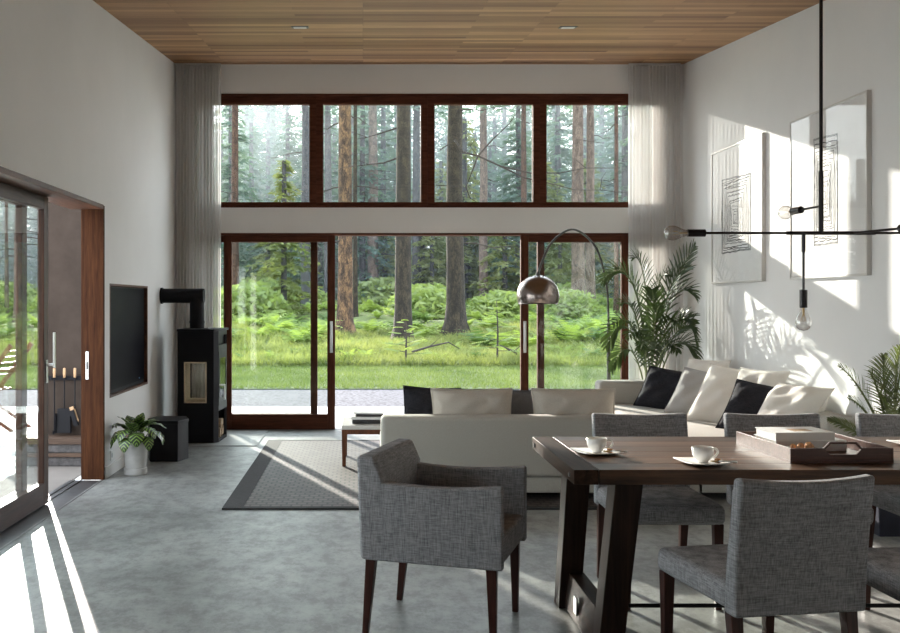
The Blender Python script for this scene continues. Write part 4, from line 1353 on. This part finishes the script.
# ------------------------------------------------------------------ palms
def frond_mb(p1, p2, nleaf, ll, lw, start=.22, vshape=.35, seed=0, hang=.25, twist=0.0):
    """a rachis that bends from the origin past p1 to p2, with leaflets on both sides"""
    r2 = random.Random(seed)
    lf = MB(); rc = MB()
    N = 26
    pts = [2 * (1 - i / N) * (i / N) * p1 + (i / N) ** 2 * p2 for i in range(N + 1)]
    tans = [(pts[i + 1] - pts[i]).normalized() for i in range(N)]
    az = math.atan2(p2.y, p2.x)
    rc.tube(pts, [.008 * (1 - .8 * i / N) + .0015 for i in range(N + 1)], 6)
    side = Vector((-math.sin(az), math.cos(az), 0))
    for k_ in range(nleaf):
        s_ = start + (1 - start) * (k_ + .5) / nleaf
        q = s_ * N; i = min(N - 1, int(q))
        b0 = pts[i].lerp(pts[i + 1], q - i); t = tans[i]
        nrm = side.cross(t)
        if nrm.z < 0: nrm = -nrm
        nrm.normalize()
        tw = twist * min(1, s_ * 2)              # the blade turns about its rachis
        sd_ = side * math.cos(tw) + nrm * math.sin(tw)
        nrm = nrm * math.cos(tw) - side * math.sin(tw)
        prof_ = math.sin(PI * (.18 + .78 * (s_ - start) / (1 - start))) ** .8
        for sg in (-1, 1):
            d = (sd_ * sg * (.8 - .4 * s_) + t * (.62 + .5 * s_) + nrm * vshape + Vector((r2.gauss(0, .06), r2.gauss(0, .06), r2.gauss(0, .06)))).normalized()
            LL = ll * prof_ * r2.uniform(.9, 1.1)
            wv = d.cross(nrm).normalized() * lw
            prev = None
            for m_ in range(5):
                u = m_ / 4
                c_ = b0 + d * LL * u - Vector((0, 0, hang * LL * u * u))
                ww = [.35, .95, 1, .7, .05][m_] * .5
                o = len(lf.v)
                lf.v += [tuple(c_ - wv * ww), tuple(c_ - nrm * lw * .12 * (1 if m_ < 4 else 0)), tuple(c_ + wv * ww)]
                if prev is not None:
                    lf.f += [(prev, prev + 1, o + 1, o), (prev + 1, prev + 2, o + 2, o + 1)]
                prev = o
    return lf, rc
def palm(name, label, loc, rootz, fronds, leafm, pot):
    t = thing(name, label, 'plant', loc)
    pot(t)
    r3 = random.Random(5)
    for i, (c_, t_, dY, ll) in enumerate(fronds):
        base = Vector((r3.uniform(-.04, .04), r3.uniform(-.04, .02), rootz))
        org = Vector(loc) + base
        P2 = px(t_[0], t_[1], org.y + dY) - org
        P1 = px(c_[0], c_[1], org.y + dY * .4) - org
        big = leafm == 'palm'
        lf, rc = frond_mb(P1, P2, 22 if big else 32, ll, .019 if big else .0085, .26 if big else .2, .3, i, .26 if big else .3, R((62, -58, 40, 55, -45, -30, 0, -35, 58, -50, 50, -50, 20, -20, 30, 40, -40, 20, -20, 50)[i]) if big else R(-50 if t_[0] < 890 else 45))
        for q in (lf, rc):          # leaves bend where they meet the wall or the curtain
            for v_ in range(len(q.v)):
                x_, y_, z_ = q.v[v_]
                gx = XR - .05 - loc[0] - base.x; gy = 10.72 - loc[1] - base.y
                if x_ > gx - .15: x_ = gx - .15 + .14 * (1 - math.exp(-(x_ - gx + .15) / .14))
                if y_ > gy - .10: y_ = gy - .10 + .09 * (1 - math.exp(-(y_ - gy + .10) / .09))
                q.v[v_] = (x_, y_, z_)
        o = lf.build('frond', M[leafm], t, smooth=True); o.location = base
        s_ = rc.build('stem', M['palm_stem'], o, smooth=True)
    return t
def pot_round(t):
    MB().lathe([(.001, 0), (.15, 0), (.19, .34), (.20, .36), (.18, .36), (.17, .3), (.001, .3)], seg=28).build('pot', M['pot_white'], t, smooth=True)
    MB().lathe([(.001, .32), (.176, .32), (.176, .3)]).build('soil', M['soil'], t)
kf = [  # pixels the frond bends past and ends at, its lean in depth, leaflet length
 ((668, 255), (704, 246), -.1, .30), ((643, 235), (602, 281), -.2, .30), ((664, 262), (697, 297), -.35, .30), ((682, 285), (703, 346), -.2, .28),
 ((630, 285), (606, 347), -.3, .28), ((648, 250), (634, 258), -.15, .30), ((655, 290), (652, 290), -.55, .28), ((640, 290), (620, 304), -.45, .28),
 ((660, 275), (688, 268), -.25, .30), ((645, 270), (616, 268), -.35, .28), ((668, 300), (694, 322), -.5, .27), ((638, 300), (614, 324), -.5, .27), ((652, 300), (662, 305), -.65, .27), ((648, 320), (640, 352), -.65, .25), ((664, 320), (678, 352), -.65, .25),
 ((672, 310), (701, 360), -.4, .25), ((634, 315), (611, 370), -.4, .25), ((665, 295), (680, 326), -.6, .27), ((645, 310), (628, 338), -.6, .26), ((652, 262), (668, 276), -.3, .28)]
palm('kentia_palm', 'tall dark green palm in the corner between the arc lamp and the wall', (2.97, 10.36, 0), .32, kf, 'palm', pot_round)
def pot_square(t):
    MB().hexa([(-.16, -.16, 0), (.16, -.16, 0), (.16, .16, 0), (-.16, .16, 0)], [(-.19, -.19, .42), (.19, -.19, .42), (.19, .19, .42), (-.19, .19, .42)]).build('planter', M['pot_navy'], t, bevel=.006)
    MB().box((-.17, -.17, .41), (.17, .17, .424)).build('soil', M['soil'], t)
af = [((866, 385), (839, 366), -.1, .17), ((890, 375), (916, 334), -.2, .24), ((852, 425), (829, 419), .0, .11), ((907, 400), (934, 378), -.3, .18),
 ((880, 385), (884, 356), .15, .18), ((862, 400), (848, 398), -.35, .13), ((896, 400), (912, 380), -.4, .18), ((893, 390), (900, 348), -.1, .22), ((886, 400), (870, 372), .0, .18), ((898, 405), (922, 398), -.2, .18), ((890, 410), (878, 392), -.5, .16)]
palm('areca_palm', 'light green feathery palm in a navy planter against the right wall', (3.24, 6.12, 0), .42, af, 'areca', pot_square)

# ------------------------------------------------------------------ pictures
def art(label, yc, wd, z0, z1, print_rect, seed, nring):
    XF = XR
    t = thing('framed_picture', label, 'picture', (XF, yc, z0), 0, 'line drawings on the right wall')
    hw = wd / 2; H = z1 - z0; d = .034; fw = .016
    MB().box((-d, -hw, 0), (0, -hw + fw, H)).box((-d, hw - fw, 0), (0, hw, H)).box((-d, -hw + fw, 0), (0, hw - fw, fw)).box((-d, -hw + fw, H - fw), (0, hw - fw, H)).build('frame', M['frame_white'], t, bevel=.002)
    MB().box((-.026, -hw + fw, fw), (-.018, hw - fw, H - fw)).build('paper', M['art_paper'], t)
    MB().box((-.0315, -hw + fw, fw), (-.0295, hw - fw, H - fw)).build('picture_glass', M['art_glass'], t)
    ya, yb, za, zb_ = print_rect
    r2 = random.Random(seed)
    mb = MB()
    cy0, cz0 = (ya + yb) / 2 + .02, (za + zb_) / 2 - .04 * (zb_ - za)
    for k_ in range(nring):
        f_ = 1 - k_ / nring
        lw = r2.uniform(.0025, .005)
        c4 = []
        for (sy, sz) in ((ya, za), (yb, za), (yb, zb_), (ya, zb_)):
            c4.append(Vector((0, cy0 + (sy - cy0) * f_ + r2.gauss(0, .006), cz0 + (sz - cz0) * f_ ** .85 + r2.gauss(0, .008))))
        for e_ in range(4):
            if r2.random() < .06: continue
            a, b2 = c4[e_], c4[(e_ + 1) % 4]
            N = 14
            nd = Vector((0, -(b2 - a).z, (b2 - a).y)).normalized()
            wob = [r2.gauss(0, .0028) for _ in range(N + 1)]
            for reps in range(1 if k_ else 2):
                pr = None
                for i in range(N + 1):
                    p = a.lerp(b2, i / N) + nd * (wob[i] + reps * .008)
                    l2 = lw * (.5 + .5 * r2.random())
                    o = len(mb.v)
                    x0 = -.0268
                    mb.v += [(x0, *(p - nd * l2)[1:]), (x0, *(p + nd * l2)[1:])]
                    if pr is not None: mb.f.append((pr, pr + 1, o + 1, o))
                    pr = o
    mb.build('line_drawing', M['ink'], t)
K9 = 3.455
art('square white-framed line drawing nearer the windows', (9.957 + 8.69) / 2, 9.957 - 8.69, 1.58, 2.875, (-.37, .36, .285, .99), 4, 19)
art('square white-framed line drawing nearer the viewer with a tall narrow motif', (8.127 + 6.88) / 2, 8.127 - 6.88, 1.583, 2.86, (-.19, .20, .25, 1.04), 8, 15)

# ------------------------------------------------------------------ dining table
TX0, TX1, TY0, TY1, TZT = .817, 3.13, 3.87, 4.83, .75
tb = thing('dining_table', 'long dark walnut trestle dining table', 'table', (1.975, 4.35, 0))
ox, oy = 1.975, 4.35
mb = MB()
nP = 6
ya, yb = TY0 + .0 - oy, TY1 - oy
for i in range(nP):
    a = ya + (yb - ya) * i / nP; b_ = ya + (yb - ya) * (i + 1) / nP
    mb.box((TX0 + .098 - ox, a + .0012, TZT - .058), (TX1 - .098 - ox, b_ - .0012, TZT))
mb.build('tabletop', M['table'], tb, bevel=.002)
for sx in (-1, 1):
    x0, x1 = (TX0 - ox, TX0 + .095 - ox) if sx < 0 else (TX1 - .095 - ox, TX1 - ox)
    eb = MB().box((x0, ya, TZT - .058), (x1, yb, TZT)).build('end_board', M['table_y'], tb, bevel=.003)
    for y in (-.40, .40):
        MB().lathe([(.001, .006), (.009, .006), (.011, .0)], (x0 if sx < 0 else x1, y, TZT - .03), 12, Matrix.Rotation(R(-90 if sx < 0 else 90), 4, 'Y')).build('bolt', M['dark_steel'], eb)
for sx in (-1, 1):
    for y, xt, xb in ((-.37, sx * .93, sx * 1.005), (.27, sx * .985, sx * 1.032)):
        mb = MB().hexa([(xb - .05, y - .055, 0), (xb + .05, y - .055, 0), (xb + .05, y + .055, 0), (xb - .05, y + .055, 0)], [(xt - .055, y - .06, TZT - .058), (xt + .055, y - .06, TZT - .058), (xt + .055, y + .06, TZT - .058), (xt - .055, y + .06, TZT - .058)])
        mb.build('leg', M['table_leg'], tb, bevel=.004)
    xb = sx * 1.02
    MB().hexa([(xb - .035, -.315, .008), (xb + .035, -.315, .008), (xb + .035, .215, .008), (xb - .035, .215, .008)], [(xb - sx * .02 - .035, -.315, .165), (xb - sx * .02 + .035, -.315, .165), (xb - sx * .02 + .035, .215, .165), (xb - sx * .02 - .035, .215, .165)]).build('crosspiece', M['table_y'], tb, bevel=.003)
    MB().box((xb + sx * .036 - .004, -.055, .05), (xb + sx * .036 + .004, .0, .125)).build('tie_plate', M['steel'], tb, bevel=.003)
MB().tube([(-1.0, -.028, .088), (1.0, -.028, .088)], .009, 10).build('tie_rod', M['black'], tb)
MB().tube([(.02, -.028, .088), (.10, -.028, .088)], .015, 10).tube([(-.03, -.028, .088), (-.01, -.028, .088)], .014, 10).build('rod_coupling', M['black'], tb)

# ------------------------------------------------------------------ dining chairs
def make_chair():
    t = thing('dining_chair', '', 'chair', (0, 0, 0))
    sw, y0, y1 = .237, -.25, .285
    mb = MB()
    bm = bmesh.new(); bmesh.ops.create_grid(bm, x_segments=1, y_segments=1, size=1); bm.free()
    # seat: upholstered block with a softly crowned top
    N = 8
    def seat_pt(u, v, top):
        x = sw * u; y = y0 + (y1 - y0) * (v + 1) / 2
        if top: return (x, y, .462 + .020 * (1 - u ** 4) * (1 - v ** 4))
        return (x * .995, y, .385)
    soft_box(mb, (-sw, y0 + .03, .385), (sw, y1, .475), .028, 4)
    for v in range(len(mb.v)):
        x, y, z = mb.v[v]
        if z > .46:
            mb.v[v] = (x, y, z + .012 * max(0, 1 - (x / sw) ** 2))
    mb.build('seat', M['chair'], t, smooth=True)
    mb = MB()
    n, mrows = 14, 12
    th = .075
    for sidei in (0, 1):
        for j in range(mrows + 1):
            s_ = j / mrows
            z = .375 + (.822 - .375) * s_
            yc = -.245 - .075 * s_ ** 1.4
            thk = th * (1 - .30 * s_)
            for i in range(n + 1):
                u = -1 + 2 * i / n
                hw_ = sw * (1.0 + .012 * s_)
                bow = .022 * s_ * (u * u)            # back curves round the sitter
                zz = z + (.012 * u * u if j == mrows else 0)
                y = yc + bow + (-thk / 2 if sidei == 0 else thk / 2)
                mb.v.append((hw_ * u, y, zz))
    m_ = (n + 1) * (mrows + 1)
    for sidei in (0, 1):
        for j in range(mrows):
            for i in range(n):
                a = sidei * m_ + j * (n + 1) + i
                mb.f.append((a, a + 1, a + n + 2, a + n + 1))
    for j in range(mrows):
        for i in (0, n):
            a = j * (n + 1) + i
            mb.f.append((a, a + n + 1, m_ + a + n + 1, m_ + a))
    for i in range(n):
        for j in (0, mrows):
            a = j * (n + 1) + i
            mb.f.append((a, a + 1, m_ + a + 1, m_ + a))
    bo = mb.build('backrest', M['chair'], t, smooth=False, bevel=.014, bseg=3)
    for sx in (-1, 1):
        MB().beam((sx * (sw - .03), y1 - .035, .39), (sx * (sw - .03), y1 - .03, 0), .044, .044, .62).build('leg', M['leg'], t, bevel=.003)
        MB().beam((sx * (sw - .03), y0 + .03, .39), (sx * (sw - .03), y0 - .02, 0), .044, .044, .62).build('leg', M['leg'], t, bevel=.003)
    return t
ch = make_chair()
GC = 'grey dining chairs around the table'
spots = [(1.388, 3.545, R(9.5), 'grey dining chair with its back to the viewer, in front of the table'),
 (2.03, 3.50, R(2), 'grey dining chair on the near side of the table, cut by the right edge'),
 (1.41, 4.81, R(180), 'grey dining chair across the table behind the two cups'),
 (2.085, 4.81, R(180), 'grey dining chair across the table behind the book tray'),
 (2.76, 4.81, R(180), 'grey dining chair across the table in front of the feathery palm')]
for i, (x, y, rz, lab) in enumerate(spots):
    if i == 0:
        ch.location = (x, y, 0); ch.rotation_euler = (0, 0, rz); ch['label'] = lab; ch['group'] = GC
    else:
        copy_tree(ch, (x, y, 0), rz, lab, GC)

# ------------------------------------------------------------------ armchair at the head of the table
ac = thing('dining_armchair', 'grey upholstered armchair at the left head of the dining table', 'armchair', (.366, 4.372, 0), R(-108.9))
AW, AD = .293, .302
zb0 = .32
mb = soft_box(MB(), (-AW + .05, -AD + .07, zb0 + .01), (AW - .05, AD - .005, .445), .02, 3)
mb.build('seat', M['chair'], ac, smooth=True)
for sx in (-1, 1):
    mb = MB()
    N = 12
    # side panel with a gently sagging arm top
    for xi in (0, 1):
        for i in range(N + 1):
            s_ = i / N
            y = -AD + .02 + (2 * AD - .02) * s_
            zt = .655 - .018 * math.sin(PI * s_) + .002 * s_
            thick = .048 + .020 * (1 - s_)
            x = sx * (AW - (thick if xi else 0))
            mb.v += [(x, y, zb0), (x, y, zt)]
    m_ = (N + 1) * 2
    for i in range(N):
        for o_ in (0, m_):
            a = o_ + i * 2
            mb.f.append((a, a + 2, a + 3, a + 1))
        mb.f.append((i * 2 + 1, i * 2 + 3, m_ + i * 2 + 3, m_ + i * 2 + 1))
        mb.f.append((i * 2, i * 2 + 2, m_ + i * 2 + 2, m_ + i * 2))
    for i in (0, N):
        mb.f.append((i * 2, i * 2 + 1, m_ + i * 2 + 1, m_ + i * 2))
    mb.build('arm', M['chair'], ac, bevel=.010, bseg=3)
mb = MB()
mb.hexa([(-AW - .001, -AD, zb0), (AW + .001, -AD, zb0), (AW + .001, -AD + .085, zb0), (-AW - .001, -AD + .085, zb0)],
        [(-AW - .001, -AD - .012, .66), (AW + .001, -AD - .012, .66), (AW + .001, -AD + .105, .66), (-AW - .001, -AD + .105, .66)])
mb.add([(-AW - .001, -AD - .016, .755), (AW + .001, -AD - .016, .755), (AW + .001, -AD + .062, .755), (-AW - .001, -AD + .062, .755)],
       [])
n0 = len(mb.v) - 4
mb.f = [f for f in mb.f if f != (4, 5, 6, 7)]
mb.f += [(n0, n0 + 1, n0 + 2, n0 + 3), (4, 5, n0 + 1, n0), (5, 6, n0 + 2, n0 + 1), (6, 7, n0 + 3, n0 + 2), (7, 4, n0, n0 + 3)]
mb.build('backrest', M['chair'], ac, bevel=.018, bseg=4)
for sx in (-1, 1):
    MB().beam((sx * (AW - .035), AD - .05, zb0 + .03), (sx * (AW - .045), AD - .045, 0), .044, .044, .58).build('leg', M['leg'], ac, bevel=.003)
    MB().beam((sx * (AW - .035), -AD + .045, zb0 + .03), (sx * (AW - .045), -AD + .012, 0), .044, .044, .58).build('leg', M['leg'], ac, bevel=.003)

# ------------------------------------------------------------------ things on the table
PLATE = []
def saucer_set(x, y, rz, lab1, lab2, lab3, lab4, hx):
    s_ = thing('saucer', lab1, 'saucer', (x, y, TZT), rz, 'square saucers on the table')
    mb = MB(); N = 10; hw_ = .084
    for lay in (0, 1):
        for i in range(N + 1):
            for j in range(N + 1):
                u = -1 + 2 * i / N; v = -1 + 2 * j / N
                z = .004 + .006 * max(abs(u), abs(v)) ** 3 + .004 * (abs(u * v)) ** 2
                mb.v.append((u * hw_, v * hw_, z + (.004 if lay else 0) - (.004 if (lay == 0 and max(abs(u), abs(v)) < .6) else 0)))
    m_ = (N + 1) ** 2
    for lay in (0, 1):
        for i in range(N):
            for j in range(N):
                a = lay * m_ + i * (N + 1) + j
                mb.f.append((a, a + 1, a + N + 2, a + N + 1))
    for i in range(N):
        for (a, b_) in ((i, i + 1), (N * (N + 1) + i, N * (N + 1) + i + 1), (i * (N + 1), (i + 1) * (N + 1)), (i * (N + 1) + N, (i + 1) * (N + 1) + N)):
            mb.f.append((a, b_, m_ + b_, m_ + a))
    PLATE.append(mb.build('plate', M['porcelain'], s_, smooth=True))
    c = thing('coffee_cup', lab2, 'cup', (x, y, TZT + .0085), R(hx), 'white cups on the table')
    MB().lathe([(.001, .0), (.020, 0), (.022, .004), (.034, .016), (.041, .034), (.044, .060), (.0415, .060), (.038, .034), (.030, .018), (.001, .010)], seg=32).build('bowl', M['porcelain'], c, smooth=True)
    MB().tube(smooth_path([Vector((.041, 0, .050)), Vector((.058, 0, .052)), Vector((.066, 0, .038)), Vector((.054, 0, .022)), Vector((.036, 0, .020))], 5), .0042, 8).build('handle', M['porcelain'], c, smooth=True)
    MB().lathe([(.001, .046), (.0396, .046)], seg=24).build('coffee', M['coffee_liquid'], c)
    sp_ = thing('teaspoon', lab3, 'spoon', (x + .062, y - .048, TZT + .0135), rz + R(-28), 'teaspoons on the saucers')
    MB().ball((-.03, 0, .004), .012, 10, (1.5, 1, .3)).build('bowl', M['filament'], sp_, smooth=True)
    MB().tube([(-.014, 0, .005), (.02, 0, .007), (.055, 0, .004)], [.003, .0026, .0042], 8).build('handle', M['steel'], sp_, smooth=True)
    g = MB().box((-.009, -.009, 0), (.009, .009, .017)).build('sugar_cube', M['sugar'], None, bevel=.002)
    g.location = (x + .048, y - .034, TZT + .0105); g.rotation_euler = (0, 0, .5)
    tag(g, lab4, 'sugar cube', 'sugar cubes on the saucers')
saucer_set(1.0, 4.28, R(12), 'square white saucer at the left end of the table', 'white coffee cup at the left end of the table', 'teaspoon on the saucer at the left end of the table', 'brown sugar cube beside the cup at the left end of the table', -20)
saucer_set(1.362, 4.01, R(10), 'square white saucer in the middle of the near table edge', 'white coffee cup left of the wooden tray', 'teaspoon on the saucer left of the wooden tray', 'brown sugar cube beside the cup left of the wooden tray', 10)
s3 = thing('saucer', 'square white saucer right of the tray, cut by the right edge', 'saucer', (2.50, 4.52, TZT), R(10), 'square saucers on the table')
d_ = PLATE[0].copy(); col.objects.link(d_); d_.parent = s3

# tray
ty = thing('serving_tray', 'dark wooden serving tray with notched handle holding two books', 'tray', (1.925, 4.305, TZT), R(2))
wx, wy, hh = .212, .268, .060
MB().box((-wx, -wy, 0), (wx, wy, .010)).build('bottom', M['tray'], ty)
for sx in (-1, 1):
    MB().box((sx * wx - (.012 if sx > 0 else 0), -wy, .010), (sx * wx + (.012 if sx < 0 else 0), wy, hh)).build('side', M['tray'], ty, bevel=.0015)
for sy in (-1, 1):
    y0_, y1_ = (-wy, -wy + .012) if sy < 0 else (wy - .012, wy)
    prof_ = [(-wx + .012, .010), (wx - .012, .010), (wx - .012, hh), (.10, hh), (.078, .036), (.068, .036), (-.05, .036), (-.062, .036), (-.085, hh), (-wx + .012, hh)]
    MB().prism([(-wx + .012, .010), (wx - .012, .010), (wx - .012, hh), (.085, hh), (.06, .034), (-.05, .034), (-.075, hh), (-wx + .012, hh)], 'Y', y0_, y1_).build('end', M['tray'], ty, bevel=.0015)
    MB().prism([(-.075, hh), (-.050, hh + .024), (.06, hh + .024), (.085, hh), (.079, hh - .006), (.056, hh + .016), (-.046, hh + .016), (-.069, hh - .006)], 'Y', y0_, y1_).build('handle', M['tray'], ty, bevel=.0015)
b1 = book((1.915, 4.39, TZT + .010), R(3), .31, .215, .046, 'book_white', 'larger white book underneath in the wooden tray', 'books in the wooden tray')
b2 = book((1.892, 4.39, TZT + .056), R(4), .262, .195, .034, 'book_white', 'thinner white book on top in the wooden tray', 'books in the wooden tray')
MB().box((-.03, -.06, .0341), (.06, .02, .0344)).build('cover_print', M['light_wood'], b2)
bw = thing('glass_bowl', 'small shallow glass bowl of brown sugar lumps in the tray', 'bowl', (1.805, 4.112, TZT + .010))
MB().lathe([(.001, .006), (.03, .006), (.055, .022), (.066, .040), (.064, .041), (.052, .024), (.028, .009), (.001, .009)], seg=28).build('bowl', M['bulb_glass'], bw, smooth=True)
r2 = random.Random(12)
for i, (dx, dy, z, s_) in enumerate(((-.03, .0, .026, .015), (.0, -.02, .022, .015), (.03, .005, .027, .016), (.0, .022, .026, .015), (-.005, .0, .046, .016), (.024, -.012, .048, .019), (.034, .018, .044, .014), (-.03, .02, .042, .012))):
    mb = MB().ball((0, 0, 0), s_ * 1.1, 8, (1, .85, .8))
    mb.v = [tuple(c_ * r2.uniform(.82, 1.15) for c_ in v_) for v_ in mb.v]
    o = mb.build('sugar_lump', M['sugar'])
    o.location = (1.805 + dx, 4.112 + dy, TZT + .010 + z); o.rotation_euler = (i, i * 2, i * 3)
    tag(o, 'irregular brown sugar lump in the small glass bowl', 'sugar lump', 'sugar lumps in the glass bowl')

# ------------------------------------------------------------------ chandelier
Yc = 4.35; k = Yc / 1000
cx, zbar = (821 - 363) * k, 1.70
pd = thing('pendant_chandelier', 'black linear chandelier with bare bulbs hanging over the dining table', 'chandelier', (cx, Yc, zbar))
zt = zc(Yc) - zbar
MB().tube([(0, 0, 0), (0, 0, zt)], .0075, 12).build('stem', M['pendant'], pd)
MB().tube([(0, 0, .0), (0, 0, EYE - (171 - 302) * k - zbar)], .0105, 12).build('sleeve', M['pendant'], pd)
MB().lathe([(.001, zt - .03), (.05, zt - .03), (.06, zt - .02), (.06, zt + .002)], seg=24).build('canopy', M['pendant'], pd)
def arm(p0, p1, thick_to, name='arm'):
    """a rod from p0 to p1, thicker over the first part, with socket and bulb at p1"""
    p0 = Vector(p0); p1 = Vector(p1); d = (p1 - p0).normalized()
    mb = MB().tube([p0, p1], .0055, 10)
    if thick_to: mb.tube([p0, p0 + d * thick_to], .0085, 10)
    a = mb.build('arm', M['pendant'], pd)
    so = MB().tube([p1 - d * .002, p1, p1 + d * .076, p1 + d * .078], [.010, .0165, .0165, .012], 16).build('socket', M['pendant'], a)
    Q = d.to_track_quat('Z', 'Y').to_matrix().to_4x4()
    c0 = p1 + d * .076
    prof_ = [(.0135, 0), (.0150, .012), (.0175, .022), (.025, .036), (.0305, .050), (.033, .064), (.0315, .078), (.026, .090), (.016, .098), (.001, .101)]
    bu = MB().lathe(prof_, c0, 24, Q).build('bulb', M['bulb_glass'], a, smooth=True)
    mb = MB()
    mb.tube([c0, c0 + d * .035], [.006, .0035], 8)
    sd = d.orthogonal().normalized(); s2 = d.cross(sd)
    for q in range(4):
        o_ = (sd * math.cos(q * PI / 2) + s2 * math.sin(q * PI / 2)) * .012
        mb.tube([c0 + d * .03 + o_ * .3, c0 + d * .062 + o_], .0010, 5)
    mb.build('filament', M['filament'], bu)
arm((0, 0, 0), ((705 - 363) * k - cx, 0, 0), .15)
arm((0, 0, 0), (.62, 0, 0), .235)
arm(((803.5 - 363) * k - cx, 0, 0), ((803.5 - 363) * k - cx, 0, (1.452 - zbar)), .083)
arm((0, 0, 1.817 - zbar), (-.012, .17, 1.817 - zbar), 0)
arm(((853 - 363) * k - cx, 0, 0), (.20, -.27, 0), 0)
